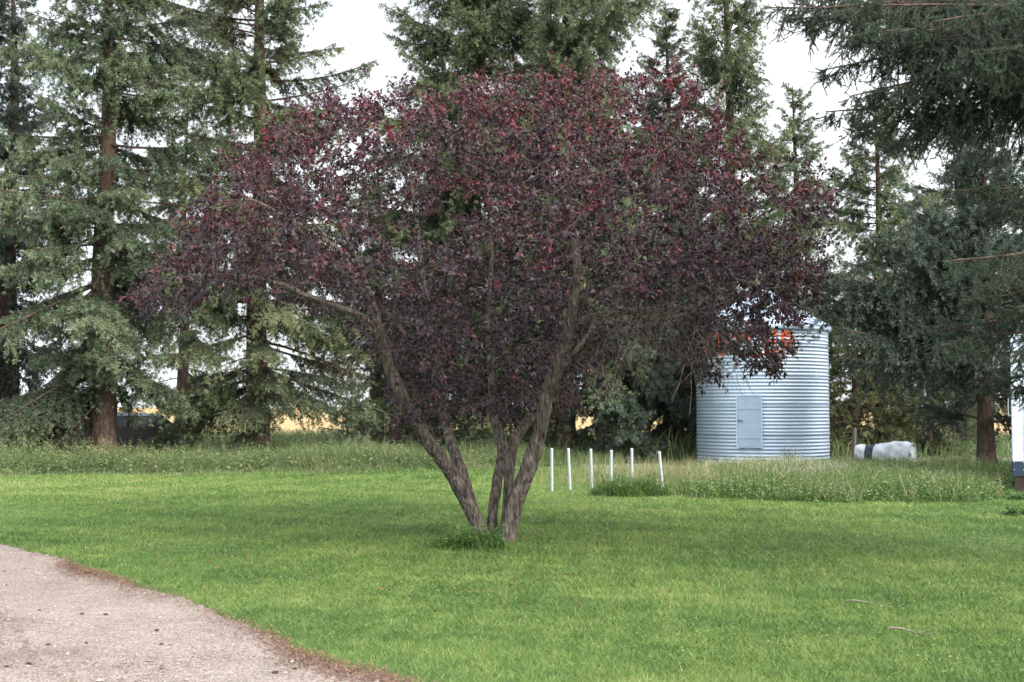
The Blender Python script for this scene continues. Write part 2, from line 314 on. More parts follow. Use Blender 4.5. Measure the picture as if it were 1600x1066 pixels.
X = rng.uniform(-9, 1.6, n); off = np.abs(rng.normal(0, 0.26, n)) + rng.uniform(-.12, .1, n); cl = vnoise(X * 2.2, X * 0, 51); k = rng.random(n) < np.clip(cl * 2.2 - 0.55, 0.05, 1); X, off = X[k], off[k]
D = edge_y(X) - off + rng.normal(0, .05, len(X))
n2 = 26000; X3 = rng.uniform(-9, 0.5, n2); D3 = edge_y(X3) - rng.uniform(0.2, 4.5, n2); k = vnoise(X3 * 1.3, D3 * 2.6, 52) > 0.66; X = np.r_[X, X3[k]]; D = np.r_[D, D3[k]]
n = len(X); az = rng.uniform(0, 6.28, n); el = rng.uniform(-.15, .45, n)
P = np.c_[X, D, rng.uniform(0.026, 0.038, n)]; ax = np.c_[np.cos(az), np.sin(az), el]; s = np.c_[-np.sin(az), np.cos(az), np.zeros(n)]
ln = rng.uniform(.015, .045, n)[:, None]; wd = rng.uniform(.0025, .006, n)[:, None]
V = np.stack([P - s * wd, P + s * wd, P + ax * ln], 1).reshape(-1, 3); b.add(V, np.arange(3 * n).reshape(n, 3), np.repeat(rng.beta(2, 2, n), 3))
tag(b.build('needle_litter', M['needle_litter']), 'rusty brown needles drifted along the gravel edge', 'litter', kind='stuff')
b = MB(); n = 2600
a = rng.uniform(0, 6.28, n); rr = 5.2 * rng.random(n) ** 0.6; X = -0.2 + rr * np.cos(a); D = 16.2 + rr * np.sin(a) * 1.15; k = D > edge_y(X) + .2; X, D = X[k], D[k]; n = len(X); az = rng.uniform(0, 6.28, n)
leaves(b, np.c_[X, D, rng.uniform(0.02, 0.05, n)], np.c_[np.cos(az), np.sin(az), rng.uniform(-.3, .4, n)], np.c_[rng.normal(0, .5, n), rng.normal(0, .5, n), np.ones(n)], rng.uniform(.022, .042, n), rng.uniform(.012, .022, n), rng.random(n))
tag(b.build('fallen_leaves', M['fallen']), 'rusty fallen leaves scattered on the lawn under the purple tree', 'leaves', kind='stuff')

# ------------------------------------------------------------------ wild grass and weeds
def weedstems(mb, xy, h, leafn, leaflen, tint0, flower=0.0):
    n = len(xy); lean = rng.normal(0, 0.18, (n, 2)) * h[:, None]
    P = np.stack([np.c_[xy + lean * (u ** 1.5), np.full(n, 0.0) + h * u] for u in np.linspace(0, 1, 4)], 1)
    mb.tubes(P, np.linspace(0.006, 0.002, 4)[None] * np.ones((n, 1)), 3, tint=np.full(n, 0.25))
    k = np.repeat(np.arange(n), leafn); u = rng.uniform(0.12, 1.0, len(k)); hh = h[k]
    pos = np.c_[xy[k] + lean[k] * (u ** 1.5)[:, None], hh * u]; az = rng.uniform(0, 6.28, len(k))
    ax = np.c_[np.cos(az), np.sin(az), rng.uniform(-.4, .8, len(k))]
    ll = leaflen * (1.15 - 0.7 * u) * rng.uniform(.6, 1.4, len(k))
    tt = np.clip(tint0[k] + rng.normal(0, .13, len(k)), 0, 0.88)
    leaves(mb, pos, ax, np.c_[rng.normal(0, .4, (len(k), 2)), np.ones(len(k))], ll, ll * 0.42, tt, curl=0.2)
    if flower > 0:
        fk = np.where(rng.random(n) < flower)[0]; kk = np.repeat(fk, 9); m = len(kk)
        pos = np.c_[xy[kk] + lean[kk], h[kk]] + rng.normal(0, 1, (m, 3)) * np.array([.03, .03, .05]); 
        leaves(mb, pos, rvec(m), rvec(m), rng.uniform(.015, .03, m), .02, rng.uniform(.93, 1, m))
# strip under the left spruces
b = MB(); n = 110000
X = rng.uniform(-21, 3.2, n); D = lawn_back(X) + rng.gamma(1.6, 1.9, n) - 0.1; k = (D < 47); X, D = X[k], D[k]
dep = np.clip((D - lawn_back(X)) / 1.6, 0.15, 1); hgt = (.14 + .52 * rng.random(len(X)) ** 2.2) * dep * (0.55 + 0.9 * vnoise(X * 0.9, D * 0.9, 61))
t = np.clip(0.56 + 0.55 * (vnoise(X * 0.8, D * 0.8, 62) - .5) + .3 * (vnoise(X * 3.1, D * 2, 65) - .5) + rng.normal(0, .19, len(X)), 0, 1)
blades(b, np.c_[X, D], hgt, rng.uniform(.008, .02, len(X)), rng.uniform(.1, .9, len(X)), t, segs=2)
n = 60000; X = rng.uniform(-27, 27, n); D = rng.uniform(39, 63, n); k = ~((X > -19) & (X < -8) & (D < 47)); X, D = X[k], D[k]; n = len(X); t = np.clip(.5 + .5 * (vnoise(X * .6, D * .5, 66) - .5) + rng.normal(0, .2, n), 0, 1)
blades(b, np.c_[X, D], rng.uniform(.2, .85, n) * (.5 + .9 * vnoise(X * .5, D * .4, 67)), rng.uniform(.02, .04, n), rng.uniform(.1, .9, n), t, segs=2)
n = 1500; X = rng.uniform(-20, 1, n); D = lawn_back(X) + rng.gamma(1.8, 1.5, n) + .3
weedstems(b, np.c_[X, D], rng.uniform(.3, .8, n) * (0.6 + 0.8 * vnoise(X * 0.8, D, 64)), 16, .13, np.clip(rng.normal(.6, .2, n), 0, .95), flower=0.0)
n = 320; X = rng.uniform(-16.5, -9.8, n); D = lawn_back(X) + rng.gamma(1.8, 0.8, n) + .2
weedstems(b, np.c_[X, D], rng.uniform(.4, .85, n), 12, .11, np.clip(rng.normal(.6, .15, n), 0, .85), flower=0.7)
tag(b.build('tall_grass', M['wild']), 'uncut wild grass and weeds along the foot of the left spruces', 'grass', kind='stuff')
# right hand patch
b = MB(); n = 120000
X = rng.uniform(1.9, 17, n); D = patch_front(X) + 13.5 * rng.random(n) ** 1.2 + rng.normal(0, .22, n); k = (np.hypot(X - 7.37, D - 37.75) > 1.95) & (D < 40) & (rng.random(len(X)) < np.clip((X - 1.9) / 1.2, .1, 1)); X, D = X[k], D[k]
front = np.clip((D - patch_front(X)) / (0.4 + 2.2 * vnoise(X * 1.6, X * 0 + 3, 75)), 0.1, 1)
lowz = np.where((X < 4.9) & (D > 25.2), 0.45, 1.0)         # the pale thin grass behind the stakes is lower
hgt = (.1 + .36 * rng.random(len(X)) ** 1.6) * front * lowz * np.where(D > 33.5, .55, 1) * (0.45 + 1.0 * vnoise(X * 1.0, D * .8, 71))
t = np.clip(0.6 + 0.5 * (vnoise(X * 0.7, D * 0.5, 72) - .5) + 0.4 * (vnoise(X * 2.7, D * 1.9, 76) - .5) + np.where(lowz < 1, .16, 0) + 0.18 * np.clip((D - 29) / 6, 0, 1) + rng.normal(0, .15, len(X)), 0, 1)
blades(b, np.c_[X, D], hgt, rng.uniform(.009, .02, len(X)), rng.uniform(.2, 1.3, len(X)), t, segs=2)
n = 4200; X = rng.uniform(3.2, 15, n); D = patch_front(X) + 9 * rng.random(n) ** 1.4 + rng.normal(.35, .3, n); k = (X > 4.6) | (D < 25.2); X, D = X[k], D[k]; n = len(X)
weedstems(b, np.c_[X, D], rng.uniform(.15, .42, n) * (0.6 + 0.7 * vnoise(X * 1.2, D * 1.2, 74)), 11, .09, np.clip(rng.normal(.62, .18, n), 0, .88), flower=0.05)
sb = MB(); n = 3000; X = rng.normal(3.3, 1.1, n); D = 25 + rng.gamma(2, 1.6, n); k = (rng.random(n) < 1.6 * vnoise(X * 1.9, D * 1.2, 78) - .3) & (D < 35); X, D = X[k], D[k]
X2 = rng.uniform(5, 15, 1500); D2 = patch_front(X2) + 11 * rng.random(1500) ** 1.3 + .2; k = np.hypot(X2 - 7.37, D2 - 37.75) > 2.0; X = np.r_[X, X2[k]]; D = np.r_[D, D2[k]]; n = len(X)
hs = rng.uniform(.22, .6, n); az = rng.uniform(0, 6.28, n); blades(sb, np.c_[X, D], hs, .009, rng.uniform(.1, .8, n), np.clip(rng.normal(.7, .14, n), 0, 1), segs=2)
blades(sb, np.c_[X, D] + rng.normal(0, .02, (n, 2)), hs * 1.05, .014, rng.uniform(.1, .5, n), np.clip(rng.normal(.88, .1, n), 0, 1), segs=1)
tag(sb.build('seed_grass', M['wild']), 'pale dry seed stalks standing among the weeds by the white stakes', 'grass', kind='stuff')
tag(b.build('weeds', M['weed']), 'rank green weeds in the uncut patch before the grain bin', 'weeds', kind='stuff')
def clump(name, c, rx, ry, h, n, label, cat, mat='weed', stems=0, lean=(0.3, 1.3), tm=0.35):
    mb = MB(); a = rng.uniform(0, 6.28, n); rr = np.sqrt(rng.random(n)); xy = np.c_[c[0] + rx * rr * np.cos(a), c[1] + ry * rr * np.sin(a)]
    blades(mb, xy, h * (.25 + .95 * rng.random(n) ** 1.8) * (1.1 - 0.7 * rr ** 2), rng.uniform(.006, .012, n) * max(1, c[1] / 20), rng.uniform(*lean, n), np.clip(rng.normal(tm, .16, n), 0, .85), segs=2)
    if stems:
        a = rng.uniform(0, 6.28, stems); rr = np.sqrt(rng.random(stems))
        weedstems(mb, np.c_[c[0] + rx * rr * np.cos(a), c[1] + ry * rr * np.sin(a)], h * rng.uniform(.6, 1.2, stems), 14, .08, np.clip(rng.normal(tm, .12, stems), 0, .8))
    return tag(mb.build(name, M[mat], origin=(c[0], c[1], 0)), label, cat)

# ------------------------------------------------------------------ spruces
def trunk_mesh(mb, H, r0, lean=(0, 0), seed=0, z0=-0.1, flare=0.35):
    n = 40; z = np.r_[np.linspace(z0, 2.5, 16), np.linspace(2.8, H, n - 16)]
    rad = r0 * (1 - np.clip(z, 0, H) / H) ** 0.85 + 0.012; rad = rad * (1 + flare * np.exp(-np.maximum(z, 0) / 0.35))
    P = np.stack([lean[0] * (z / H) + 0.05 * np.sin(z * .7 + seed), lean[1] * (z / H) + 0.04 * np.cos(z * .6 + seed), z], 1)
    S = 18; an = np.arange(S) / S * 6.283
    mod = 1 + 0.05 * np.sin(an * 5 + seed)[None] + 0.04 * np.sin(an * 3 + z[:, None] * 1.3) + np.random.default_rng(seed).normal(0, .025, (n, S))
    mb.tubes(P[None], rad[None], S, ref=(0, 1, 0.05), mod=mod[None])
    return lambda q: np.stack([np.interp(q, z, P[:, 0]), np.interp(q, z, P[:, 1]), q], -1)
def spruce(name, px, Dd, H, Rc, zmin, mat, label, seed, dens=1.0, r0=None, sparse=None, p_low=-0.35, p_high=0.45, spray=0.12, tri=6, sec=0.1, lean=(0, 0), loc=None, az_range=None, bough=None, cut=None):
    global rng
    rng = np.random.default_rng(seed); r0 = r0 or 0.022 * H
    g = at(px, 636, Dd); base = np.array([g[0], Dd, 0.0]) if loc is None else np.array(loc)
    root = empty(name, base, label, 'tree', 'spruces of the shelter belt')
    wood = MB(); ctr = trunk_mesh(wood, H, r0, lean, seed)
    zs = []; z = zmin
    while z < H - 0.15:
        zs.append(z); z += rng.uniform(.055, .115) * (1.1 - 0.4 * z / H) / (.8 * dens)
    zs = np.array(zs); nb = len(zs)
    u = (zs - zmin) / (H - zmin)
    prof = np.minimum((1 - u) ** 0.55 + 0.02, 1) * np.minimum(0.75 + 1.6 * u, 1)
    L = Rc * prof * rng.uniform(.62, 1.12, nb) + 0.12
    az = np.where(rng.random(nb) < .22, rng.normal(-math.pi / 2, .6, nb), rng.uniform(0, 2 * math.pi, nb)) if az_range is None else rng.uniform(*az_range, nb)
    L = L * (1 + 0.16 * np.sin(az * 2 + seed) + 0.12 * np.sin(zs * 2.1 + az))
    if cut is not None:                                     # limbs long since broken or sawn off
        kq = ~cut(zs, az); zs, az, L, u = zs[kq], az[kq], L[kq], u[kq]; nb = len(zs)
    if bough is not None:                                   # chosen boughs: (z, azimuth, length)
        bo = np.array(bough); zs = np.r_[zs, bo[:, 0]]; az = np.r_[az, bo[:, 1]]; L = np.r_[L, bo[:, 2]]; nb = len(zs); u = np.clip((zs - zmin) / (H - zmin), 0, 1)
    p0 = p_low + (p_high - p_low) * u + rng.normal(0, .12, nb); p1 = p0 + 0.3 + rng.normal(0, .15, nb) - 0.5 * np.clip(1 - u * 2, 0, 1)
    C = ctr(zs)
    def bp(k, q):                                           # point on branch k at q in 0..1
        avg = (np.cos(p0[k]) * q + (np.cos(p1[k]) - np.cos(p0[k])) * q * q / 2) * L[k]
        zz = (np.sin(p0[k]) * q + (np.sin(p1[k]) - np.sin(p0[k])) * q * q / 2) * L[k]
        wv = 0.05 * L[k] * np.sin(q * 4 + k)
        return np.stack([C[k, 0] + avg * np.cos(az[k]) - wv * np.sin(az[k]), C[k, 1] + avg * np.sin(az[k]) + wv * np.cos(az[k]), C[k, 2] + zz], -1)
    kk = np.arange(nb); P = np.stack([bp(kk, np.full(nb, q)) for q in np.linspace(0, 1, 6)], 1)
    rb = (0.006 + 0.0095 * L)[:, None] * np.linspace(1, 0.25, 6)[None]; wood.tubes(P, rb, 4)
    alive = rng.random(nb) < 0.97
    if sparse is not None: alive &= rng.random(nb) > sparse(zs, az)
    # secondaries
    n2 = np.maximum((L / sec).astype(int) * 2, 2); k = np.repeat(kk, n2); q = 1 - rng.random(len(k)) ** 0.85 * rng.uniform(.72, .92, nb)[k]; q = np.clip(q, 0.06, 1)
    side = rng.choice([-1, 1], len(k)); S0 = bp(k, q); F = norm(bp(k, np.minimum(q + .03, 1.03)) - bp(k, q - .03))
    lat = np.stack([-np.sin(az[k]), np.cos(az[k]), np.zeros(len(k))], -1)
    d2 = norm(F * rng.uniform(.35, 1.0, (len(k), 1)) + lat * (side * rng.uniform(.4, 1.0, len(k)))[:, None] + np.stack([0 * q, 0 * q, rng.normal(-0.42, .3, len(k))], -1))
    l2 = np.clip(0.5 * L[k] * (1.08 - q), 0.16, 0.95) * rng.uniform(.5, 1.15, len(k))
    dead = ~alive[k]; l2[dead] *= 0.8
    dr = 0.5 * l2 * l2
    tw = np.stack([S0, S0 + d2 * (l2 * .5)[:, None] - np.c_[0 * q, 0 * q, dr * .25], S0 + d2 * l2[:, None] - np.c_[0 * q, 0 * q, dr]], 1)
    wood.tubes(tw, np.array([.007, .005, .002])[None] * np.ones((len(k), 1)), 3)
    # sprays of needles along the secondaries
    lv = np.where(~dead)[0]; n3 = np.maximum((l2[lv] / 0.055).astype(int), 2); j = np.repeat(lv, n3); v = rng.random(len(j)) * 1.02
    pos = S0[j] + d2[j] * (l2[j] * v)[:, None] - np.c_[0 * v, 0 * v, dr[j] * v * v] + rng.normal(0, .02, (len(j), 3))
    tone_b = rng.normal(0, .13, nb); crown = MB()
    m = len(j); size = spray * rng.uniform(.65, 1.25, m)
    for c in range(tri):
        ax = norm(d2[j] * 0.8 + rvec(m) * 0.75 + np.array([0, 0, -.12])); s = norm(np.cross(ax, rvec(m))) * (size * 0.088)[:, None]
        tip = pos + ax * size[:, None]; midp = pos + ax * (size * .45)[:, None]
        V = np.stack([pos, midp + s, tip, midp - s], 1).reshape(-1, 3)
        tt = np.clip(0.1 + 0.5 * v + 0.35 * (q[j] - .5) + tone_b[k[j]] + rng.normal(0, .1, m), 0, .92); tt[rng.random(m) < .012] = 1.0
        crown.add(V, np.arange(4 * m).reshape(m, 4), np.repeat(tt, 4))
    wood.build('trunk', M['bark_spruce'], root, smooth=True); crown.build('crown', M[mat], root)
    print(name, px, nb, m * tri)
    return root

S = 'spruce_tree'
spruce(S, 10, 42, 17, 3.1, 0.5, 'n_dark', 'dark spruce at the far left edge, behind the thick-trunked spruce', 100, p_low=-.5)
spruce(S, 160, 37, 19, 4.5, 1.9, 'n_green', 'tall green spruce with a thick bare reddish trunk, at the left of the lawn', 101, r0=.37, dens=1.1, p_low=-.5,
       cut=lambda z, a: (z < 4.3) & (np.cos(a + .35) > .1), sparse=lambda z, a: .06 + 0 * z, bough=[(2.6, R_(200), 3.9), (2.3, R_(215), 3.4), (2.9, R_(188), 4.2), (2.4, R_(235), 3.0), (2.0, R_(205), 3.2), (2.7, R_(225), 3.6), (2.2, R_(190), 3.6), (4.3, R_(-60), 2.4), (4.4, R_(-20), 3.0), (3.2, R_(-40), 2.6), (3.4, R_(-15), 3.2), (3.1, R_(-70), 2.0), (3.4, R_(-105), 2.0), (2.9, R_(-25), 2.9), (3.6, R_(-85), 2.3), (3.0, R_(-8), 3.3), (3.5, R_(-130), 2.2)])
spruce(S, 402, 40, 20, 4.6, 1.7, 'n_olive', 'tall olive spruce left of the purple tree, thin in its middle with dead limbs', 102, r0=.37, sparse=lambda z, a: np.where((z > 3.0) & (z < 5.4), .6, .1),
       bough=[(2.5, R_(-60), 2.8), (2.7, R_(-20), 3.3), (2.6, R_(-150), 3.2), (2.3, R_(-100), 2.6), (2.9, R_(-5), 3.6), (2.4, R_(170), 3.4), (2.2, R_(-35), 2.8)])
spruce(S, 590, 49, 11.5, 3.2, 2.0, 'n_green', 'slim spruce seen low between the left purple stem and the olive spruce', 103, r0=.28, sparse=lambda z, a: np.where((z > 2.6) & (z < 4.5), .45, .1))
spruce(S, 738, 43, 23, 5.3, 1.6, 'n_olive', 'broad spruce rising over the left half of the purple crown', 104, r0=.36, dens=1.1)
spruce(S, 885, 41, 22, 5.0, 4.6, 'n_olive', 'dense olive spruce rising over the middle of the purple crown', 105, r0=.34, dens=1.15)
spruce(S, 1046, 47, 16.8, 3.1, 1.2, 'n_olive', 'narrow spruce whose tip shows above the right half of the purple crown', 106, r0=.24)
spruce(S, 1143, 45, 21, 3.9, 1.2, 'n_olive', 'tall thin spruce with upswept open limbs above the grain bin', 107, r0=.27, dens=.8, p_low=-.2, p_high=.85, sparse=lambda z, a: np.where(z > 9, .12, .05))
spruce(S, 1246, 48, 13.8, 3.0, 1.0, 'n_olive', 'short pale spruce directly behind the grain bin', 108, r0=.22)
spruce(S, 1376, 44, 12.4, 3.5, 1.6, 'n_olive', 'dense yellow-green spruce to the right of the grain bin', 109, r0=.24, dens=1.15)
spruce(S, 1512, 47, 12.8, 3.2, 1.5, 'n_blue', 'blue-green spruce with open top near the right edge', 110, r0=.22, dens=.9)
spruce(S, 1543, 33, 8.8, 3.6, 1.2, 'n_dark', 'dark bushy spruce behind the white trailer, reaching low over the weeds', 111, r0=.22, dens=1.25, p_low=-.05, cut=lambda z, a: (z < 2.5) & (np.cos(a - R_(205)) > .1),
       bough=[(4.6, R_(190), 3.6), (4.2, R_(200), 4.0), (3.9, R_(185), 4.6), (3.6, R_(197), 5.4), (3.5, R_(192), 5.2), (3.8, R_(205), 4.8), (5.2, R_(195), 3.4), (5.7, R_(190), 3.1), (3.3, R_(200), 4.4), (6.0, R_(200), 2.7), (3.45, R_(188), 5.5), (3.7, R_(194), 5.2), (3.2, R_(206), 4.9), (4.4, R_(208), 3.6)])
spruce(S, 945, 40, 10, 3.2, 0.25, 'n_blue', 'blue-green spruce skirted to the ground behind the white stakes', 112, r0=.2, dens=1.1, p_low=-.3)
spruce(S, 1058, 42, 9.5, 3.2, 0.25, 'n_dark', 'dark spruce skirted to the ground against the left side of the bin', 113, r0=.2, dens=1.15, p_low=-.3)
spruce(S, 1335, 41.5, 6.0, 2.3, 0.6, 'n_brown', 'browning low spruce between the bin and the white bundle', 114, r0=.14, dens=.9, p_low=-.2)
spruce(S, 1450, 41, 3.6, 2.0, 0.2, 'n_brown', 'small browned spruce behind the right end of the white bundle', 115, r0=.08)
spruce('small_spruce', 545, 38.5, 2.0, 1.3, 0.15, 'n_green', 'small bright green spruce in the tall grass left of the purple stems', 116, r0=.05, dens=1.6, p_low=-.1)
spruce(S, 285, 53, 14.5, 3.4, 2.4, 'n_green', 'spruce farther back, filling the gap between the two tall left spruces', 117, r0=.26, dens=.7, sparse=lambda z, a: np.where(z < 5, .5, .1))
spruce(S, 690, 47, 9.5, 3.2, 0.4, 'n_dark', 'low dark spruce behind the forking left purple stems', 118, r0=.2, p_low=-.3)
spruce(S, 812, 46, 9, 3.0, 0.3, 'n_dark', 'low dark spruce behind the right purple stem, beside the blue-green one', 119, r0=.2, p_low=-.3)

# ------------------------------------------------------------------ near spruce whose boughs hang into the right of the view
def near_spruce():
    global rng
    rng = np.random.default_rng(222)
    base = np.array([7.6, 12.6, 0]); root = empty('near_spruce', base, 'near spruce whose drooping boughs hang across the upper right', 'tree', 'spruces of the shelter belt')
    wood = MB(); ctr = trunk_mesh(wood, 15, .3, (0, 0), 5); crown = MB()
    tg = []   # bough tips in world space: (start height, tip)
    def T(px, py, D, z0, sag=0.25): tg.append((z0, at(px, py, D) - base, sag))
    T(1195, 12, 12.6, 5.3, .1); T(1250, -20, 13.2, 5.6, .1); T(1310, 60, 12.0, 5.0, .15); T(1290, 175, 12.8, 4.9, .1); T(1340, 210, 12.5, 4.7, .15)
    T(1430, 40, 11.8, 5.2, .2); T(1500, 90, 11.2, 4.9, .2); T(1560, 110, 11.4, 4.9, .2); 
    T(1545, 60, 13.5, 5.1, .2); T(1590, 170, 13.0, 4.5, .2); T(1380, 15, 13.9, 5.5, .1); T(1480, 10, 14.2, 5.5, .1); T(1560, 10, 11.0, 5.3, .2)
    T(1285, 110, 12.4, 5.0, .2); T(1330, 150, 12.2, 4.9, .2); T(1235, 30, 12.8, 5.5, .1); T(1360, 90, 12.0, 5.1, .2); T(1395, 185, 12.5, 4.6, .15); T(1300, 20, 12.3, 5.4, .1)
    T(1480, 300, 12.3, 3.5, .1); T(1540, 330, 12.9, 3.5, .15); T(1472, 408, 11.4, 3.0, .1); T(1500, 470, 12.0, 2.75, .15); T(1550, 440, 12.4, 2.9, .15); T(1590, 480, 11.5, 2.6, .15)
    T(1470, 540, 12.0, 2.5, .1); T(1540, 600, 12.6, 2.3, .12); T(1575, 560, 11.6, 2.4, .12); T(1590, 390, 13.4, 3.1, .2); T(1440, 520, 12.9, 2.6, .1)
    for z0_, tp_, sg_ in list(tg)[::2]: tg.append((z0_ + rng.uniform(-.15, .2), tp_ * np.array([1, 1, 1]) + np.array([rng.uniform(.05, .5), rng.uniform(-.5, .5), rng.uniform(-.18, .2)]), sg_))
    nv = len(tg)
    for _ in range(70):                                    # the rest of the crown, outside the view
        a = rng.uniform(-1.9, 1.7); z = rng.uniform(2.2, 13); Lb = 3.6 * (1 - z / 15.5) + .3; tg.append((z, np.array([math.cos(a) * Lb, math.sin(a) * Lb, z - rng.uniform(.1, .7)]), .15))
    S0s, S1s, seen = [], [], []
    for bi, (z0, tip, sag) in enumerate(tg):
        st = np.array([0, 0, z0]); Lb = np.linalg.norm(tip - st); n = 9; q = np.linspace(0, 1, n)[:, None]
        P = st + (tip - st) * q + np.array([0, 0, 1]) * sag * Lb * np.sin(q * math.pi) * 0.35
        P[1:-1] += rng.normal(0, .025, (n - 2, 3))
        wood.tubes(P[None], (0.006 + 0.0075 * Lb * (1 - q[:, 0]))[None], 6, tint=.5)
        infr = bi < nv; m = int(Lb * (26 if infr else 12)); qq = 1 - rng.random(m) ** .9 * 0.75
        pos = np.stack([np.interp(qq, q[:, 0], P[:, i]) for i in range(3)], -1); F = norm(tip - st); lat = norm(np.cross(F, [0, 0, 1]))
        d = norm(F * rng.uniform(.1, 1.0, (m, 1)) + lat * rng.choice([-1, 1], (m, 1)) * rng.uniform(.1, 1.0, (m, 1)) + rvec(m) * .35 + np.c_[np.zeros((m, 2)), rng.normal(-.6, .45, m)])
        l2 = np.clip(.32 * Lb * (1.1 - qq), .1, .62) * rng.uniform(.5, 1.2, m)
        dr = .55 * l2 ** 2; E = pos + d * l2[:, None] - np.c_[np.zeros((m, 2)), dr]
        Mi = pos + d * (l2 * .5)[:, None] - np.c_[np.zeros((m, 2)), dr * .25]
        wood.tubes(np.stack([pos, Mi, E], 1), np.array([.0045, .0035, .002])[None] * np.ones((m, 1)), 4)
        for a_, b_, ll in ((pos, Mi, l2 / 2), (Mi, E, l2 / 2)):
            S0s.append(a_); S1s.append(b_); seen.append(np.full(m, infr))
        if infr: S0s.append(P[4:-1]); S1s.append(P[5:]); seen.append(np.full(len(P) - 5, True))
        # side shoots off the twigs
        r = 7 if infr else 2
        k = np.repeat(np.arange(m), r); v = rng.uniform(.15, 1, len(k))[:, None]; p0 = pos[k] * (1 - v) ** 2 + 2 * Mi[k] * v * (1 - v) + E[k] * v ** 2
        dd = norm(d[k] * .6 + rvec(len(k)) * .9 + np.array([0, 0, -.25])); sl = rng.uniform(.05, .16, (len(k), 1))
        S0s.append(p0); S1s.append(p0 + dd * sl); seen.append(np.full(len(k), infr))
        wood.tubes(np.stack([p0, p0 + dd * sl], 1), np.array([.0028, .0018])[None] * np.ones((len(k), 1)), 3)
    A = np.concatenate(S0s); B = np.concatenate(S1s); seen = np.concatenate(seen)
    bare = rng.random(len(A)) < .07; A, B, seen = A[~bare], B[~bare], seen[~bare]
    ll = np.linalg.norm(B - A, axis=1); nn = np.maximum((ll * np.where(seen, 560, 160)).astype(int), 4); k = np.repeat(np.arange(len(A)), nn); m = len(k)
    v = rng.random((m, 1)); p = A[k] + (B - A)[k] * v; ax = norm(norm((B - A)[k]) * .55 + rvec(m) * .9); s = norm(np.cross(ax, rvec(m)))
    ln = rng.uniform(.016, .027, (m, 1)); wd = np.where(seen[k], .0026, .003)[:, None]
    V = np.stack([p - s * wd, p + s * wd, p + ax * ln], 1).reshape(-1, 3); tb = rng.normal(0, .14, len(A))
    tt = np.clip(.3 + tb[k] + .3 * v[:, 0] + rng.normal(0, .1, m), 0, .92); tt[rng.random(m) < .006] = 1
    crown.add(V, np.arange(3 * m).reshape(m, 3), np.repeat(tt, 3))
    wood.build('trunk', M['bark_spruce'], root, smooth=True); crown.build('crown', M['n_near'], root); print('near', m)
near_spruce()

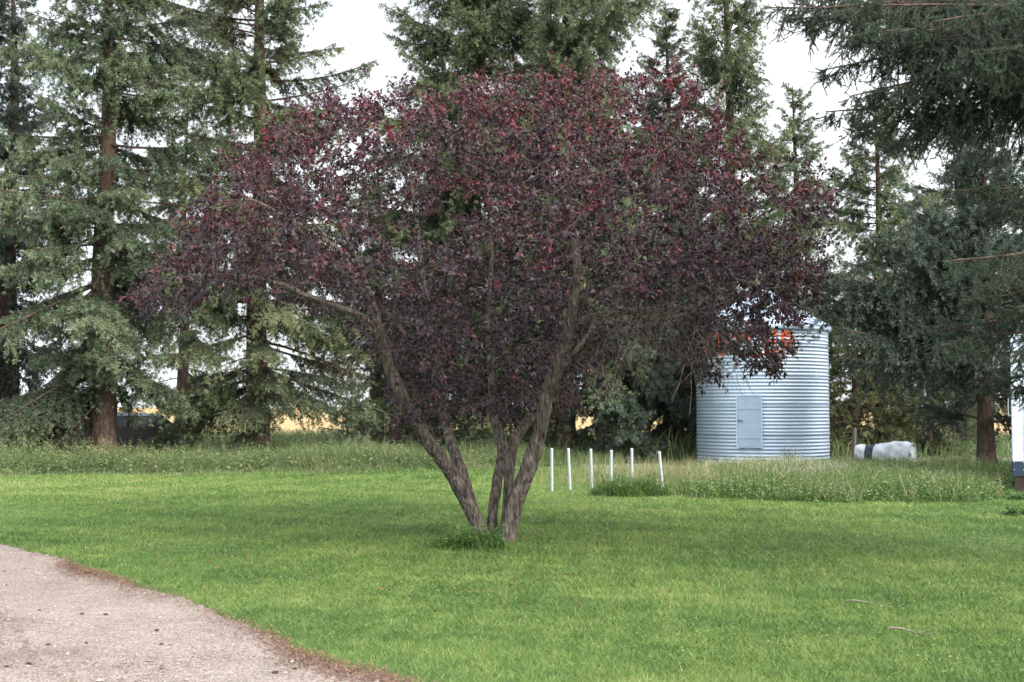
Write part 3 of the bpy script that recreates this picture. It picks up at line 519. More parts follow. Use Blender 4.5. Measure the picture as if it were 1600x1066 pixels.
# ------------------------------------------------------------------ the purple-leaved tree
def purple_tree():
    global rng
    rng = np.random.default_rng(31)
    D0 = 15.8; base = gnd(768, 845); base[2] = 0; D0 = base[1]
    root = empty('purple_leaf_tree', base, 'spreading multi-stemmed tree with dark purple leaves in the middle of the lawn', 'tree')
    def W(px, py, dy): return at(px, py, D0 + dy) - base
    stems = [   # (px, py, depth offset, radius in px)
        [(757, 852, -.05, 18), (750, 825, -.05, 16), (735, 790, -.1, 15.5), (708, 738, -.2, 15.5), (668, 682, -.35, 14), (636, 630, -.5, 12.5), (614, 575, -.6, 12), (600, 520, -.75, 10), (588, 470, -.9, 8), (560, 410, -1.1, 7), (530, 340, -1.3, 5), (510, 270, -1.5, 3)],
        [(746, 850, .15, 13), (741, 800, .15, 12), (722, 740, .25, 12), (703, 695, .4, 12), (692, 650, .6, 12), (685, 590, .8, 11), (680, 520, 1.0, 9), (660, 440, 1.3, 7), (650, 350, 1.5, 5), (640, 260, 1.6, 3)],
        [(770, 848, .12, 12), (769, 800, .15, 11), (777, 750, .3, 12), (786, 710, .5, 11), (779, 675, .7, 10), (766, 645, .8, 9), (768, 590, 1.0, 8), (758, 510, 1.3, 7), (770, 400, 1.5, 5), (760, 280, 1.6, 3)],
        [(786, 852, .08, 11), (793, 790, .12, 11), (797, 730, .2, 11), (803, 690, .3, 11.5), (825, 658, .5, 12), (852, 625, .8, 10), (880, 570, 1.2, 9), (890, 480, 1.6, 7), (900, 380, 1.9, 5), (920, 270, 2.1, 3)],
        [(787, 856, -.1, 20), (793, 825, -.1, 18), (806, 780, -.1, 17), (831, 715, -.15, 17), (851, 650, -.25, 15), (867, 585, -.3, 14), (889, 515, -.35, 13), (897, 455, -.4, 11), (905, 405, -.45, 10), (893, 368, -.5, 8), (890, 300, -.6, 5), (885, 220, -.7, 3)],
        [(892, 508, -.36, 8), (935, 492, -.5, 8), (975, 486, -.7, 7.5), (1020, 489, -.9, 7), (1058, 481, -1.0, 5), (1100, 490, -1.1, 4), (1155, 528, -1.2, 3), (1205, 575, -1.2, 2)],
        [(1030, 488, -.92, 5), (1058, 458, -1.0, 5), (1105, 436, -1.1, 4), (1150, 434, -1.1, 3.5), (1200, 452, -1.1, 2.5), (1255, 440, -1.1, 2)],
        [(622, 600, -.55, 7), (588, 505, -.4, 7), (540, 482, -.2, 6.5), (490, 465, .1, 6), (440, 440, .2, 5), (370, 430, .3, 4), (300, 430, .3, 3), (230, 440, .3, 2)],
        [(893, 368, -.5, 5), (935, 320, -.9, 5), (990, 270, -1.2, 4), (1060, 220, -1.5, 3)],
        [(560, 410, -1.1, 5), (480, 360, -1.4, 4), (400, 320, -1.5, 3), (340, 290, -1.5, 2)],
        [(880, 570, 1.2, 6), (960, 480, 1.6, 5), (1050, 390, 1.8, 4), (1140, 320, 1.8, 3)],
        [(685, 590, .8, 6), (600, 480, 1.5, 5), (520, 380, 1.9, 4), (440, 300, 2.0, 3)]]
    nodes = []; par = []; fixr = []
    first = []
    for si, st in enumerate(stems):
        P = np.array([W(a, b_, c) for a, b_, c, r in st]); r = np.array([q[3] for q in st]) / FPX * D0 * .71
        seg = np.r_[0, np.cumsum(np.linalg.norm(np.diff(P, axis=0), axis=1))]; n = max(int(seg[-1] / 0.07), 6); s = np.linspace(0, seg[-1], n)
        # smooth interpolation (Catmull-Rom like through finite differences)
        Q = np.stack([np.interp(s, seg, P[:, i]) for i in range(3)], -1); rr = np.interp(s, seg, r)
        for _ in range(3): Q[1:-1] = .25 * Q[:-2] + .5 * Q[1:-1] + .25 * Q[2:]
        Q[1:-1] += np.cumsum(rng.normal(0, .006, (n - 2, 3)), 0) * np.sin(np.linspace(0, math.pi, n - 2))[:, None]
        if True:
            if si < 5: rr = rr * (1 + .22 * np.exp(-np.maximum(Q[:, 2], 0) / .09))
            an = np.arange(16) / 16 * 6.283
            mod = 1 + .10 * np.sin(an * 3 + s[:, None] * 1.7 + si) + .06 * np.sin(an * 7 - s[:, None] * 2.2) + rng.normal(0, .03, (n, 16))
            mb = MB(); mb.tubes(Q[None], rr[None], 16, ref=(.15, 1, .1), mod=mod[None]); mb.build('stem' if si < 5 else 'limb', M['bark_plum'], root, smooth=True)
        for i in range(n):
            if rr[i] < .075 and Q[i, 2] > 1.4:
                nodes.append(Q[i]); fixr.append(rr[i]); par.append(-1)
    ns = len(nodes)
    # crown volume: front outline (px) with a round depth
    poly = np.array([(182, 462), (205, 425), (262, 405), (285, 330), (335, 268), (420, 190), (470, 150), (560, 140), (640, 118), (700, 132), (770, 105), (830, 112), (905, 100), (960, 118), (1030, 98), (1085, 92), (1130, 170), (1205, 210), (1262, 245), (1312, 290),
                     (1312, 370), (1295, 430), (1255, 520), (1215, 600), (1160, 575), (1100, 605), (1030, 575), (960, 590), (900, 640), (830, 655), (760, 660), (690, 660), (640, 700), (605, 690), (590, 600), (540, 530), (460, 480), (380, 470), (300, 480), (250, 505), (205, 500)], float)
    def inside(x, y):
        c = np.zeros(len(x), bool); j = len(poly) - 1
        for i in range(len(poly)):
            xi, yi = poly[i]; xj, yj = poly[j]
            c ^= ((yi > y) != (yj > y)) & (x < (xj - xi) * (y - yi) / (yj - yi + 1e-9) + xi); j = i
        return c
    n = 90000; x = rng.uniform(170, 1320, n); y = rng.uniform(90, 710, n); k = inside(x, y); x, y = x[k], y[k]
    dm = 3.3 * np.sqrt(np.clip(1 - ((x - 745) / 600) ** 2, 0, 1)) * np.clip(np.where(y < 330, np.sqrt(np.clip((y - 60) / 270, .05, 1)), 1 - np.clip((y - 430) / 330, 0, 1) * .75), .15, 1)
    dep = dm * np.sign(rng.uniform(-1, 1, len(x))) * rng.random(len(x)) ** .5
    cl = sum(np.sin(x * f * 0.013 * math.cos(a_) + y * f * 0.013 * math.sin(a_) + dep * 1.7 * f * math.cos(a_ * 2 + 1) + a_ * 5) for a_, f in ((.3, 1), (1.4, 1.3), (2.6, .9), (3.9, 1.6), (5.1, 1.2)))
    k = cl > -1.7; x, y, dep = x[k], y[k], dep[k]
    low = (x > 1050) & (y > 470) | (x < 330); o_ = np.r_[np.where(low)[0][:480], np.where(~low)[0][:4400]]; x, y, dep = x[o_], y[o_], dep[o_]
    ex = rng.uniform(1075, 1300, 4000); ey = rng.uniform(400, 610, 4000); ed = rng.uniform(-1.5, 1.3, 4000)
    ek = (ey < np.interp(ex, [1075, 1095, 1120, 1140, 1165, 1195, 1228, 1245, 1300], [600, 612, 608, 560, 565, 592, 602, 530, 430])); ex, ey, ed = ex[ek][:1150], ey[ek][:1150], ed[ek][:1150]
    ix = rng.uniform(625, 885, 520); iy = rng.uniform(470, 655, 520); idp = rng.uniform(.2, 1.9, 520)
    x = np.r_[x, ex, ix]; y = np.r_[y, ey, iy]; dep = np.r_[dep, ed, idp]
    kx = 1 / (1 + np.maximum(-dep, 0) / D0 * 0.9)           # nearer boughs keep inside the outline too
    A = np.array([W(745 + (a - 745) * q, 420 + (b_ - 420) * q, c) for a, b_, c, q in zip(x, y, dep, kx)])
    alive = np.ones(len(A), bool); Nn = np.array(nodes); near = np.full(len(A), -1); nd = np.full(len(A), 1e9)
    def upd(lo):
        nonlocal near, nd
        d = np.linalg.norm(A[:, None] - Nn[None, lo:], axis=2); i = d.argmin(1); dd = d[np.arange(len(A)), i]; b_ = dd < nd; near[b_] = i[b_] + lo; nd[b_] = dd[b_]
    upd(0); step = .11; par = list(par); childs = {}
    for it in range(120):
        act = alive & (nd < 1.6)
        if not act.any(): break
        ii = near[act]; dirs = norm(A[act] - Nn[ii]); acc = np.zeros_like(Nn); np.add.at(acc, ii, dirs); u = np.unique(ii)
        d = norm(acc[u] + rng.normal(0, .25, (len(u), 3)) + np.array([0, 0, .05])); new = Nn[u] + d * step
        lo = len(Nn); Nn = np.vstack([Nn, new]); par += list(u); upd(lo); alive &= nd > .2
        if len(Nn) > 20000: break
    par = np.array(par); n = len(Nn); nch = np.bincount(par[par >= 0], minlength=n)
    ra = np.zeros(n); e = 2.6
    for i in range(n - 1, ns - 1, -1):
        if ra[i] == 0: ra[i] = .0026 ** e
        if par[i] >= ns: ra[par[i]] += ra[i]
    rad = np.maximum(ra, .0026 ** e) ** (1 / e); rad[:ns] = np.minimum(np.array(fixr), .02); rad = np.minimum(rad, .035)
    # twig tubes: each edge as a short tapered tube
    idx = np.arange(ns, n); pp = par[idx]; r0 = np.where(pp < ns, rad[idx], np.minimum(rad[pp], rad[idx] * 1.25)); ext = (Nn[idx] - Nn[pp]) * .12
    tw = MB(); tw.tubes(np.stack([Nn[pp], (Nn[pp] + Nn[idx]) / 2 + rng.normal(0, .006, (len(idx), 3)), Nn[idx] + ext], 1), np.stack([r0, (r0 + rad[idx]) / 2, rad[idx]], 1), 5)
    # image position of each node decides how leafy that part is (bare twiggy patch low on the right)
    pxn = 800 + (Nn[:, 0] + base[0]) / (Nn[:, 1] + base[1]) * FPX; pyn = HOR - (Nn[:, 2] - EYE) / (Nn[:, 1] + base[1]) * FPX
    bare = np.exp(-(((pxn - 1000) / 75) ** 2 + ((pyn - 550) / 45) ** 2))
    thin = idx[rad[idx] < .011]; print('purple nodes', n, len(thin))
    top = thin[(Nn[thin, 2] > 4.1) | (rng.random(len(thin)) < .02)]; top = rng.choice(top, 170, replace=False)
    rep = rng.poisson(1.62 * min(1, 11000 / len(thin)), len(thin)); k = np.repeat(thin, rep); m = len(k)
    rel = norm(Nn[k] - np.array([0, 0, 2.6])); grow = norm(Nn[k] - Nn[par[k]])
    td = norm(grow * .7 + rvec(m) * .8 + rel * .35 + np.array([0, 0, .1])); tl = rng.uniform(.09, .26, m)
    # long upright shoots standing out of the crown
    k = np.r_[k, top]; m = len(k); ud = norm(rvec(170) * .35 + norm(Nn[top] - np.array([0, 0, 2.6])) * .5 + np.array([0, 0, .8])); td = np.vstack([td, ud]); tl = np.r_[tl, rng.uniform(.3, .62, 170)]
    tp = np.stack([Nn[k], Nn[k] + td * (tl * .5)[:, None] + rng.normal(0, .008, (m, 3)), Nn[k] + td * tl[:, None] + np.c_[np.zeros((m, 2)), -.25 * tl ** 2]], 1)
    tw.tubes(tp, np.array([.003, .0024, .0014])[None] * np.ones((m, 1)), 3)
    tw.build('branchwork', M['twig'], root, smooth=True)
    # leafless pale twigs hanging in the open space under the right-hand limb
    db = MB(); Fl = np.array([W(a, b_, c) for a, b_, c, r in stems[5]]); sl = np.linspace(0, 1, len(Fl))
    for _ in range(85):
        q0 = rng.uniform(.08, .8); p0 = np.array([np.interp(q0, sl, Fl[:, i]) for i in range(3)]); d = norm(np.array([rng.uniform(-.5, 1.0), rng.uniform(-.7, .5), rng.uniform(-.9, .35)])); Lt = rng.uniform(.35, 1.0)
        tt = np.linspace(0, 1, 7)[:, None]; P = p0 + d * Lt * tt + np.array([0, 0, -.3 * Lt]) * tt ** 2 + rng.normal(0, .012, (7, 3)) * tt
        db.tubes(P[None], np.linspace(.0048, .0016, 7)[None], 4)
        for i in (2, 3, 4, 5):
            d2 = norm(d + rvec(1)[0] * .9 + np.array([0, 0, -.2])); l2 = rng.uniform(.12, .35); db.tubes(np.array([[P[i], P[i] + d2 * l2 * .5 + rng.normal(0, .01, 3), P[i] + d2 * l2 + np.array([0, 0, -.04])]]), np.array([[.003, .0022, .0012]]), 3)
    db.build('dead_branchwork', M['dead_twig'], root, smooth=True)
    nl = rng.poisson(np.clip(9.6 * (1 - .93 * bare[k]), .2, 10) * np.where(tl > .27, 1.7, 1.0)); j = np.repeat(np.arange(m), nl); q = rng.uniform(.1, 1.05, len(j))[:, None]
    pos = tp[j, 0] * (1 - q) ** 2 + 2 * tp[j, 1] * q * (1 - q) + tp[j, 2] * q ** 2; ml = len(j)
    ax = norm(td[j] * .5 + rvec(ml) * .8 + np.array([0, 0, -.45])); nr = norm(rvec(ml) * .8 + np.array([0, -.1, .75]))
    # the two front limbs carry few leaves of their own, so they show through the crown
    gp = pos + base; lx = 800 + gp[:, 0] / gp[:, 1] * FPX; ly = HOR - (gp[:, 2] - EYE) / gp[:, 1] * FPX
    vx = np.interp(ly, [365, 405, 455, 515, 585, 650], [893, 905, 897, 889, 867, 850]); v3 = np.interp(lx, [420, 490, 540, 588, 622], [432, 465, 482, 505, 600]); v4 = np.interp(ly, [470, 520, 575, 630], [588, 600, 614, 636])
    vy = np.interp(lx, [892, 935, 975, 1020, 1058, 1105, 1155], [508, 492, 486, 487, 470, 450, 450])
    shy = (((abs(lx - vx) < 16) & (ly > 365) & (ly < 650)) | ((abs(ly - vy) < 15) & (lx > 890) & (lx < 1155)) | ((abs(ly - v3) < 10) & (lx > 420) & (lx < 600)) | ((abs(lx - v4) < 12) & (ly > 480) & (ly < 640))) & (pos[:, 1] < .1)
    kp = ~(shy & (rng.random(ml) < .93)); pos, ax, nr, j = pos[kp], ax[kp], nr[kp], j[kp]; ml = len(j)
    pos = pos + ax * .012; ln = np.clip(rng.normal(.06, .015, ml), .026, .09); hgt = pos[:, 2]
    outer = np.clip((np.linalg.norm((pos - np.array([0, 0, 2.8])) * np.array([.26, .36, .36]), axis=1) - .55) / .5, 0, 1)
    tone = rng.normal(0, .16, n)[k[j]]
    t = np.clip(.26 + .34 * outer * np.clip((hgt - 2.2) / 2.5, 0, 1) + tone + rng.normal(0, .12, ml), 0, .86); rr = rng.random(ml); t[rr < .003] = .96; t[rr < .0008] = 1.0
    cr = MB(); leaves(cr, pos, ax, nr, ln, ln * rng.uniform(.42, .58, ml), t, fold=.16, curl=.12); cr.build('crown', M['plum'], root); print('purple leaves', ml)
    return base
pt_base = purple_tree()
rng = np.random.default_rng(77)
clump('grass_tuft', gnd(735, 860), .42, .2, .3, 2300, 'dark uncut grass tuft at the foot of the purple tree', 'grass tuft', stems=45, tm=.5)
clump('weed_clump', gnd(985, 775), .75, .5, .42, 2600, 'dark weedy clump around the fourth to sixth white stakes', 'weeds', stems=70, tm=.45)
clump('weed_clump', gnd(1232, 731), .25, .2, .5, 300, 'wispy weed clump against the front of the grain bin', 'weeds', stems=14, tm=.25)
clump('weed_clump', gnd(1596, 782), .3, .22, .16, 500, 'low weed clump at the foot of the white trailer', 'weeds', stems=16, tm=.22)
clump('weed_clump', gnd(1588, 806), .28, .16, .13, 420, 'small dark weed clump on the mown lawn at the right edge', 'weeds', stems=14, tm=.15)

# ------------------------------------------------------------------ grain bin
def letter_test(ch, u, v):
    """u, v in 0..1 letter cell (v up); True where the stroke lies"""
    st = .13
    def seg(ax, ay, bx, by):
        a = np.array([ax, ay]); d = np.array([bx - ax, by - ay]); L2 = (d ** 2).sum(); s = np.clip(((u - a[0]) * d[0] + (v - a[1]) * d[1]) / L2, 0, 1)
        return np.maximum(abs(u - a[0] - s * d[0]) * 1.0, abs(v - a[1] - s * d[1]) * .95) < st if (ax == bx or ay == by) else np.hypot(u - a[0] - s * d[0], v - a[1] - s * d[1]) < st * 1.05
    def bowl(cy, ry):                                   # right-hand half ring
        d = np.hypot((u - .5) / .37, (v - cy) / ry); return (u >= .5) & (d < 1 + st / .37) & (d > 1 - st / .32)
    lo, hi, le, ri = st, 1 - st, st, 1 - st
    if ch == 'T': return seg(le, hi, ri, hi) | seg(.5, lo, .5, hi)
    if ch == 'L': return seg(le, lo, le, hi) | seg(le, lo, ri, lo)
    if ch == 'E': return seg(le, lo, le, hi) | seg(le, lo, ri, lo) | seg(le, hi, ri, hi) | seg(le, .5, .75, .5)
    if ch == 'R': return seg(le, lo, le, hi) | seg(le, hi, .5, hi) | seg(le, .48, .5, .48) | bowl(.675, .195) | seg(.5, .46, ri, lo)
    if ch == 'B': return seg(le, lo, le, hi) | seg(le, hi, .5, hi) | seg(le, .5, .5, .5) | seg(le, lo, .5, lo) | bowl(.685, .185) | bowl(.315, .185)
    d = np.hypot((u - .5) / .37, (v - .42) / .29)
    return seg(le, .42, le, hi) | seg(ri, .42, ri, hi) | ((v <= .42) & (d < 1 + st / .37) & (d > 1 - st / .33))
def grain_bin():
    Rb = 1.915; Hb = 3.88; c = np.array([7.37, 37.75, 0.0]); pitch = .0995; amp = .0115
    root = empty('grain_bin', c, 'round corrugated galvanised grain bin behind the weed patch', 'grain bin')
    def rad(z): return Rb + amp * np.sin(2 * math.pi * z / pitch)
    def surf(a, z, o=0.0): r = rad(z) + o; return np.stack([r * np.sin(a), -r * np.cos(a), z + .05], -1)   # a = 0 faces the viewer, positive to the right
    m, t, p, o = newmat('galvanised_steel')
    at_ = t.nodes.new('ShaderNodeAttribute'); at_.attribute_name = 'tint'; r = ramp(t, [(0, (.36, .44, .55)), (1, (.58, .68, .81))])
    nz = t.nodes.new('ShaderNodeTexNoise'); nz.inputs['Scale'].default_value = 3; nz.inputs['Detail'].default_value = 9
    ad = t.nodes.new('ShaderNodeMath'); ad.operation = 'MULTIPLY_ADD'; ad.inputs[1].default_value = .5
    t.links.new(nz.outputs['Fac'], ad.inputs[0]); t.links.new(at_.outputs['Fac'], ad.inputs[2]); t.links.new(ad.outputs[0], r.inputs['Fac']); t.links.new(r.outputs[0], p.inputs['Base Color'])
    p.inputs['Metallic'].default_value = .6; p.inputs['Roughness'].default_value = .5
    cc = t.nodes.new('ShaderNodeTexCoord'); t.links.new(cc.outputs['Object'], nz.inputs['Vector'])
    M['galv'] = m
    nz_ = 39 * 8 + 1; na = 180; zz = np.linspace(0, Hb, nz_); aa = np.linspace(0, 2 * math.pi, na + 1)
    A2, Z2 = np.meshgrid(aa, zz); ring = (Z2 / .83).astype(int); sh = ((A2 + ring * .5) / (2 * math.pi / 5)).astype(int)
    tint = .25 + .35 * np.random.default_rng(3).random((8, 12))[ring % 8, sh % 12]
    b = MB(); b.add(surf(A2, Z2).reshape(-1, 3), grid_faces(nz_, na + 1), tint.ravel())
    for rz in np.arange(.83, Hb, .83):                  # lapped ring seams and bolt rows
        b.tubes(surf(aa, np.full(na + 1, rz), .012)[None], np.full((1, na + 1), .012), 5, tint=.2)
    M['bolt'] = plain('bolt_metal', (.16, .17, .19), .5, .6)
    bo = np.array([[1, 0, 0], [0, 1, 0], [-1, 0, 0], [0, -1, 0], [0, 0, 1], [0, 0, -1]]) * .013
    for rz in np.arange(.83, Hb, .83):
        for a in np.arange(-1.5, 1.5, .12): b.add(bo + surf(np.array(a), np.array(rz + .03), .014), of, -.6)
    for ring_ in range(5):
        for s5 in range(-2, 3):
            a = (s5 + ring_ * -.4) * 2 * math.pi / 5 + .35
            for z in np.arange(ring_ * .83 + .05, min((ring_ + 1) * .83, Hb), .1385): b.add(bo * .8 + surf(np.array(a), np.array(z + .035), .01), of, -.6)
    b.build('wall', m, root, smooth=True)
    # painted lettering that follows the corrugation
    M['orange'] = plain('orange_paint', (.8, .16, .07), .5)
    L = MB(); zlo, zhi = 3.02, 3.74; ctrs = [-65, -46.5, -31.5, -17.5, -3.4, 11.0]; half = R_(5.9)
    for ch, cd in zip("BUTLER", ctrs):
        nu, nv = 44, 104; ua = np.linspace(-half, half, nu + 1) + R_(cd); va = np.linspace(zlo, zhi, nv + 1); A2, Z2 = np.meshgrid(ua, va)
        uc = (np.arange(nu) + .5) / nu; vc = (np.arange(nv) + .5) / nv; U, Vv = np.meshgrid(uc, vc); on = letter_test(ch, U, Vv)
        L.add(surf(A2, Z2, .0045).reshape(-1, 3), grid_faces(nv + 1, nu + 1)[on.ravel()])
    L.build('lettering', M['orange'], root, smooth=True)
    # door with frame, battens, latch
    ad_ = R_(-21.6); rd = Rb + .045; ctr = np.array([rd * math.sin(ad_), -rd * math.cos(ad_), 1.3])
    M['door'] = noisemat('door_steel', [(.3, (.33, .43, .54)), (.7, (.38, .48, .59))], scale=3, rough=.6, bump=.05, metallic=.05)
    def dbox(mb, x, y, z, sx, sy, sz, tint=.5):
        ca, sa = math.cos(ad_), math.sin(ad_); mb.box((ctr[0] + x * ca - y * sa, ctr[1] + x * sa + y * ca, z), (sx, sy, sz), ad_, tint)
    b = MB(); dbox(b, 0, -.01, 1.25, .66, .04, 1.4); d = b.build('door', M['door'], root)
    for zq in (1.6, .78):
        b = MB(); dbox(b, 0, -.036, zq, .64, .014, .03)
        for xq in (-.16, 0, .16): dbox(b, xq, -.046, zq, .018, .012, .018)
        b.build('hinge_strap', M['door'], d)
    b = MB(); dbox(b, -.24, -.055, 1.27, .13, .03, .022); dbox(b, -.29, -.045, 1.27, .03, .03, .06); b.build('latch', M['bolt'], d)
    b = MB(); dbox(b, -.352, -.012, 1.25, .035, .06, 1.47); dbox(b, .352, -.012, 1.25, .035, .06, 1.47); dbox(b, 0, -.012, 1.972, .668, .058, .03); dbox(b, 0, -.012, .528, .668, .058, .03); b.build('door_frame', m, root)
    # conical roof with raised ribs, eave ring and cap
    b = MB(); b.lathe([(Rb + .09, Hb - .01), (Rb + .09, Hb + .06), (.38, Hb + 1.02)], 48); b.lathe([(Rb + .1, Hb - .03), (Rb + .02, Hb + .02)], 48)
    for i in range(22):
        a = i / 22 * 2 * math.pi; ca, sa = math.cos(a), math.sin(a)
        b.tubes(np.array([[[(Rb + .09) * ca, (Rb + .09) * sa, Hb + .085], [.38 * ca, .38 * sa, Hb + 1.045]]]), np.full((1, 2), .022), 5, ref=(0, 0, 1))
    rf = b.build('roof', m, root)
    b = MB(); b.lathe([(.4, Hb + 1.0), (.4, Hb + 1.1), (.25, Hb + 1.2), (.01, Hb + 1.23)], 24); b.build('roof_cap', m, rf)
    b = MB(); b.tubes((surf(aa, np.full(na + 1, Hb - .02), .03) * np.array([1, 1, 1]))[None], np.full((1, na + 1), .02), 6); b.build('eave_ring', M['bolt'], root)
    M['wood_old'] = noisemat('weathered_wood', [(.3, (.07, .06, .05)), (.7, (.2, .18, .155))], scale=8, stretch=(.3, 4, 4), bump=.4)
    for y in (-1.2, 0, 1.2):
        b = MB(); b.box((0, y, .0), (2 * math.sqrt(max(Rb ** 2 - y * y, .1)) + .28, .2, .11)); b.build('skid_timber', M['wood_old'], root)
    return c
grain_bin()

# ------------------------------------------------------------------ stakes, post, bundle, trailer, car, sticks, cones
M['pvc'] = plain('white_plastic', (.38, .43, .46), .45, var=.06)
names = ['straight white stake furthest left of the row', 'white stake leaning left, second in the row', 'third white stake from the left, a little taller than its right neighbour', 'fourth white stake from the left, lower than both neighbours', 'white stake whose foot is hidden by the weedy clump', 'leaning white stake nearest the grain bin']
stk = [(862, 702, 862.5, 769), (888, 702, 891, 767), (923, 703, 925, 767), (955, 705, 955, 769), (987, 702, 988, 763), (1030, 707, 1036, 769)]
for (tx, ty, bx, by), lab in zip(stk, names):
    g = gnd(bx, by); top = at(tx, ty, g[1]) - g; o = empty('garden_stake', g, lab, 'stake', 'white stakes in a row by the weeds')
    z = np.linspace(-.05, 1, 8)[:, None]; b = MB(); b.tubes((top * z)[None], np.full((1, 8), .0275), 12, ref=(0, 1, 0)); b.build('pole', M['pvc'], o, smooth=True)
    b = MB(); b.lathe([(.0285, -.02), (.031, .0), (.03, .02), (.018, .028), (.001, .03)], 12, c=top - np.array([0, 0, .01])); b.build('end_cap', M['pvc'], o, smooth=True)
g = gnd(1334, 722); b = MB(); z = np.linspace(-.1, 1.02, 12); an = np.arange(10) / 10 * 6.283
b.tubes(np.stack([.03 * z, 0 * z, z], -1)[None], (.062 + .006 * np.sin(z * 9))[None], 10, ref=(0, 1, 0), mod=(1 + rng.normal(0, .05, (1, 12, 10)))); b.lathe([(.064, 0), (.05, .012), (.001, .016)], 10, c=(.031, 0, 1.015))
o = b.build('fence_post', M['wood_old'], smooth=True); o.location = tuple(g); tag(o, 'short weathered grey fence post between the bin and the white bundle', 'post')

def bundle():
    r = np.random.default_rng(9); gl = gnd(1346, 727); gr = gnd(1424, 729); c = (gl + gr) / 2; root = empty('tarp_bundle', c, 'white tarp-wrapped bundle with a dark gap, lying in the grass right of the bin', 'tarp bundle')
    ax = np.array([1.0, -.6, 0]); ax /= np.linalg.norm(ax); sd_ = np.array([-ax[1], ax[0], 0]); L = 1.7
    M['tarp'] = noisemat('white_tarp', [(.3, (.5, .55, .62)), (.6, (.74, .78, .84))], scale=7, bump=.6, dist=.05, rough=.5)
    M['tarp_dark'] = plain('dark_tarp', (.03, .04, .06), .6)
    def loft(s0, s1, grow=1.0, nn=22):
        n, S_ = nn, 40; V = []
        for i in range(n):
            s = s0 + (s1 - s0) * i / (n - 1); f = .72 + .28 * min(1, max(0, (s + .8) / .7)) - .1 * math.exp(-((s + .42) / .1) ** 2)
            for j in range(S_):
                a = j / S_ * 6.283; hx = .42; hz = .33
                q = (abs(math.cos(a)) ** 2.3 + abs(math.sin(a)) ** 2.3) ** (-1 / 2.3)
                rr = q * f * grow * (1 + .05 * math.sin(3 * a + s * 7) + .035 * math.sin(7 * a - s * 13) + .03 * math.sin(s * 21 + a * 2)) + r.normal(0, .004)
                sag = .03 * math.sin(s * 5)
                V.append(c * 0 + ax * s + sd_ * (rr * math.cos(a) * hx) + np.array([0, 0, .3 + rr * math.sin(a) * hz + sag]))
        i = np.arange(n * S_).reshape(n, S_); jn = np.roll(np.arange(S_), -1)
        return np.array(V), np.stack([i[:-1], i[:-1][:, jn], i[1:][:, jn], i[1:]], -1).reshape(-1, 4), i
    b = MB(); V, F, i = loft(-.8, .74, nn=44); b.add(V, F)
    ce = V[i[0]].mean(0); b.add(np.vstack([V[i[0]], ce]), np.array([[j, (j + 1) % 40, 40] for j in range(40)]))
    rim = V[i[-1]]; cr_ = rim.mean(0); inner = cr_ + (rim - cr_) * .86 - ax * .06; in2 = cr_ + (rim - cr_) * .2 - ax * .1
    Vs = np.vstack([rim, inner, in2]); q = np.arange(120).reshape(3, 40); jn = np.roll(np.arange(40), -1)
    b.add(Vs, np.stack([q[:-1], q[:-1][:, jn], q[1:][:, jn], q[1:]], -1).reshape(-1, 4)); b.add(in2, np.arange(40)[None])
    b.build('tarp', M['tarp'], root, smooth=True)
    b = MB(); V, F, i = loft(-.52, -.28, 1.035, 8); b.add(V, F); b.build('dark_wrap', M['tarp_dark'], root, smooth=True)
    b = MB(); b.tubes(np.vstack([rim, rim[:1]])[None], np.full((1, 41), .014), 6); b.build('rim', M['pvc'], root, smooth=True)
    b = MB(); b.lathe([(.085, 0), (.085, .02), (.0, .02)], 14)
    hv = b.v[0]; hv = np.stack([hv[:, 0] * 1.2, hv[:, 1] * .7, hv[:, 2]], -1); hp = cr_ + ax * (-.055) + np.array([0, 0, .02]) - sd_ * .1; b.v[0] = hp + sd_[None] * hv[:, :1] + np.array([0, 0, 1])[None] * hv[:, 1:2] + ax[None] * hv[:, 2:3]
    b.build('end_hole', M['tarp_dark'], root)
    root.location.z = 0.02
bundle()

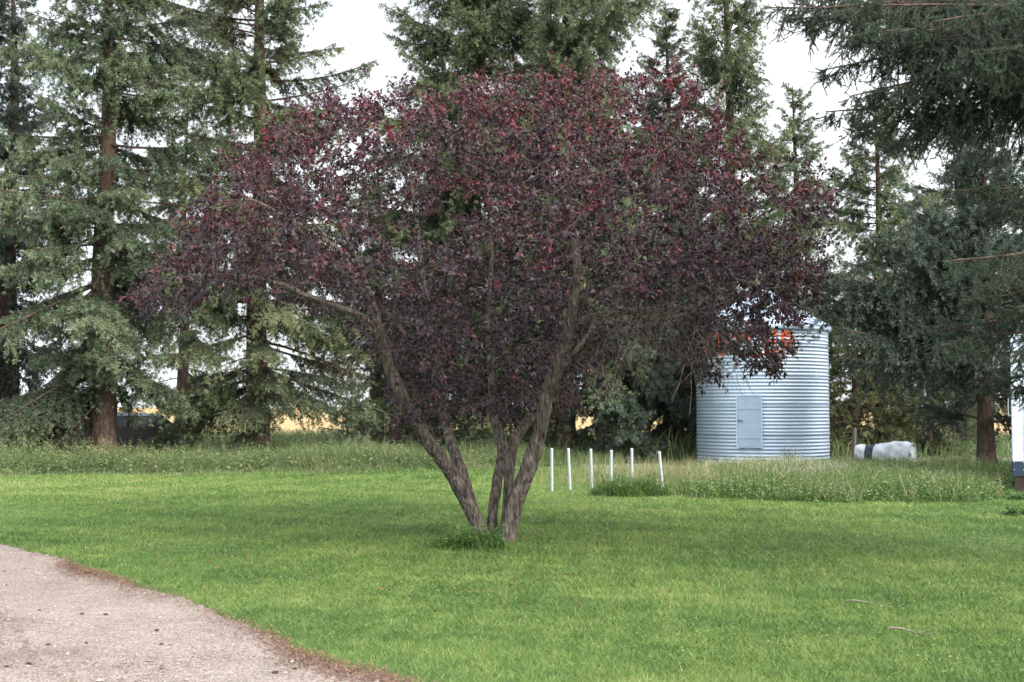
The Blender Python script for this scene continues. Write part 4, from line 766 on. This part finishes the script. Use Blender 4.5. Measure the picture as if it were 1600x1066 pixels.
def trailer():
    D = 24.7; x0 = at(1582.5, 700, D)[0]; root = empty('cargo_trailer', (x0, D, 0), 'white riveted box trailer with a navy lower rail, cut by the right edge', 'trailer')
    M['white_al'] = plain('white_aluminium', (.66, .74, .88), .8, var=.02); M['navy'] = plain('navy_paint', (.03, .045, .085), .45); M['rust'] = noisemat('rusty_steel', [(.3, (.03, .022, .02)), (.7, (.075, .05, .042))], scale=8, bump=.3)
    b = MB(); b.box((1.2, 2.6, 1.8), (2.4, 5.2, 2.4)); body = b.build('body', M['white_al'], root)
    b = MB(); b.box((.097, -.006, 1.8), (.194, .03, 2.38)); b.box((1.3, -.01, 1.66), (2.2, .036, 2.68)); b.box((-.006, 2.6, 1.8), (.02, 5.16, 2.36))
    for z in np.arange(.45, 2.95, .14):
        for x in (.19, .225): b.box((x, -.032 if x > .2 else -.025, z), (.016, .012, .016))
        b.box((.02, -.024, z), (.014, .012, .014))
    b.build('panel', M['white_al'], body)
    b = MB(); b.box((1.2, 2.6, 3.03), (2.46, 5.26, .06)); b.build('roof', M['white_al'], root)
    b = MB(); b.box((.1, -.004, .46), (.2, .04, .27)); b.box((-.01, 2.6, .46), (.05, 5.2, .27)); b.build('lower_rail', M['navy'], root)
    b = MB(); b.box((.13, .1, .19), (.2, .2, .3)); b.box((.13, .08, .02), (.36, .36, .04)); b.build('landing_leg', M['rust'], root)
    b = MB(); P = np.array([[.02, -.02, 1.82], [-.06, -.06, 1.82], [-.07, -.06, 1.65], [-.06, -.06, 1.48], [.02, -.02, 1.48]]); b.tubes(P[None], np.full((1, 5), .008), 8, ref=(.3, 1, 0)); b.build('handle', M['pvc'], root, smooth=True)
    M['tyre'] = plain('tyre_rubber', (.02, .02, .02), .8)
    root.rotation_euler = (0, 0, R_(-23))
    for y in (3.2, 4.2):
        b = MB(); b.lathe([(.16, -.1), (.33, -.1), (.36, -.05), (.36, .05), (.33, .1), (.16, .1)], 28); v = b.v[0]; b.v[0] = np.stack([v[:, 2] - .0 + .12, v[:, 0] + y, v[:, 1] + .36], -1); b.build('wheel', M['tyre'], root, smooth=True)
trailer()

def car():
    c = at(170, 700, 43.5); c[2] = 0; root = empty('parked_car', c, 'dark old car half hidden behind the thick-trunked spruce', 'car')
    M['car_paint'] = plain('dark_car_paint', (.022, .02, .024), .35); M['car_roof'] = plain('sky_reflection_roof', (.42, .5, .66), .3); M['car_glass'] = plain('car_glass', (.05, .06, .08), .08); M['tail'] = plain('red_lens', (.45, .02, .02), .3)  # roof's pale blue is the sky's reflection painted in as colour
    prof = [(-2.15, .35), (2.1, .35), (2.22, .55), (2.2, .9), (2.05, 1.0), (-.75, 1.0), (-.95, .98), (-2.1, .84), (-2.22, .6)]
    def extr(prof, wd, mb, inset=0.0):
        n = len(prof); V = [(x, y, z) for y in (-wd, wd) for x, z in prof]; mb.add(np.array(V), [np.array([[i, (i + 1) % n, (i + 1) % n + n, i + n] for i in range(n)]), np.arange(n)[None], np.arange(n)[::-1][None] + n])
    b = MB(); extr(prof, .84, b); body = b.build('body', M['car_paint'], root)
    b = MB(); extr([(-.95, .99), (2.05, .99), (1.62, 1.36), (-.25, 1.38)], .74, b); b.build('cabin_glass', M['car_glass'], root)
    b = MB(); extr([(-.3, 1.37), (1.66, 1.345), (1.5, 1.42), (.6, 1.46), (-.1, 1.43)], .75, b); b.build('roof', M['car_roof'], root)
    for y in (-.75, .75):
        for (xa, za, xb, zb) in ((-.97, 1.0, -.22, 1.4), (.55, 1.0, .6, 1.4), (2.07, 1.0, 1.62, 1.38)):
            b = MB(); b.tubes(np.array([[[xa, y, za], [xb, y, zb]]]), np.full((1, 2), .04), 5, ref=(0, 1, 0)); b.build('pillar', M['car_paint'], body)
    for x in (-1.35, 1.35):
        for y in (-.78, .78):
            b = MB(); b.lathe([(.01, .09), (.2, .09), (.22, .1), (.31, .1), (.33, .05), (.33, -.05), (.31, -.1), (.01, -.1)], 24); v = b.v[0]; b.v[0] = np.stack([v[:, 0] + x, v[:, 2] + y, v[:, 1] + .33], -1); b.build('wheel', M['tyre'], root, smooth=True)
    for y in (-.72, .72):
        b = MB(); b.box((2.17, y - math.copysign(.02, y), .78), (.12, .28, .24)); b.build('tail_light', M['tail'], root)
    b = MB(); b.box((2.24, 0, .47), (.1, 1.66, .14)); b.build('bumper', M['galv'], root)
    root.rotation_euler = (0, 0, R_(21))
car()

def stick(px0, py0, px1, py1, r, lab):
    a = gnd(px0, py0); e = gnd(px1, py1); n = 12; q = np.linspace(0, 1, n)[:, None]; P = a + (e - a) * q; P[:, 2] = .028 + .01 * np.sin(q[:, 0] * 7); P[:, 1] += .012 * np.sin(q[:, 0] * 5)
    b = MB(); b.tubes(P[None], (r * np.linspace(1, .55, n) * (1 + rng.normal(0, .12, n)))[None], 7, ref=(0, 0, 1))
    k = P[7]; b.tubes(np.array([[k, k + np.array([.05, .03, .01]), k + np.array([.11, .05, .012])]]), np.array([[r * .5, r * .4, r * .25]]), 5)
    M.setdefault('dry_wood', noisemat('dry_wood', [(.3, (.14, .115, .09)), (.7, (.3, .26, .21))], scale=14, bump=.3))
    tag(b.build('fallen_branch', M['dry_wood'], smooth=True, origin=a), lab, 'stick', 'dry sticks lying on the lawn')
stick(1322, 944, 1408, 954, .008, 'bare dry stick on the lawn, the farther of two')
stick(1388, 988, 1462, 997, .009, 'bare dry stick on the lawn, the nearer of two')

M['cone'] = noisemat('cone_scale', [(.3, (.03, .02, .016)), (.7, (.1, .06, .04))], scale=60, bump=.5)
def cone_mesh():
    b = MB(); n = 9; z = np.linspace(-.5, .5, n); pr = np.sqrt(np.clip(1 - (z * 1.9) ** 2, .03, 1)); an = np.arange(12) / 12 * 6.283
    mod = 1 + .22 * np.sin(an * 6 + np.arange(n)[:, None] * math.pi); b.tubes(np.stack([z * .07, 0 * z, 0 * z + .013], -1)[None], (pr * .0145)[None], 12, ref=(0, 0, 1), mod=mod[None]); return b
first = None
for px, py in ((10, 920), (62, 960), (128, 966), (165, 967), (245, 992), (252, 1014), (45, 1046), (10, 1050), (430, 1060), (75, 1015), (460, 1053), (135, 1012)):
    g = gnd(px, py); g[2] = .028
    if first is None: o = first = cone_mesh().build('spruce_cone', M['cone'], smooth=True)
    else: o = first.copy(); COL.objects.link(o)
    o.location = tuple(g); o.rotation_euler = (0, 0, random.uniform(0, 6.28)); s = random.uniform(.4, .7); o.scale = (s, s, s)
    tag(o, 'small dark spruce cone lying on the gravel driveway', 'cone', 'spruce cones on the gravel')
print('done')
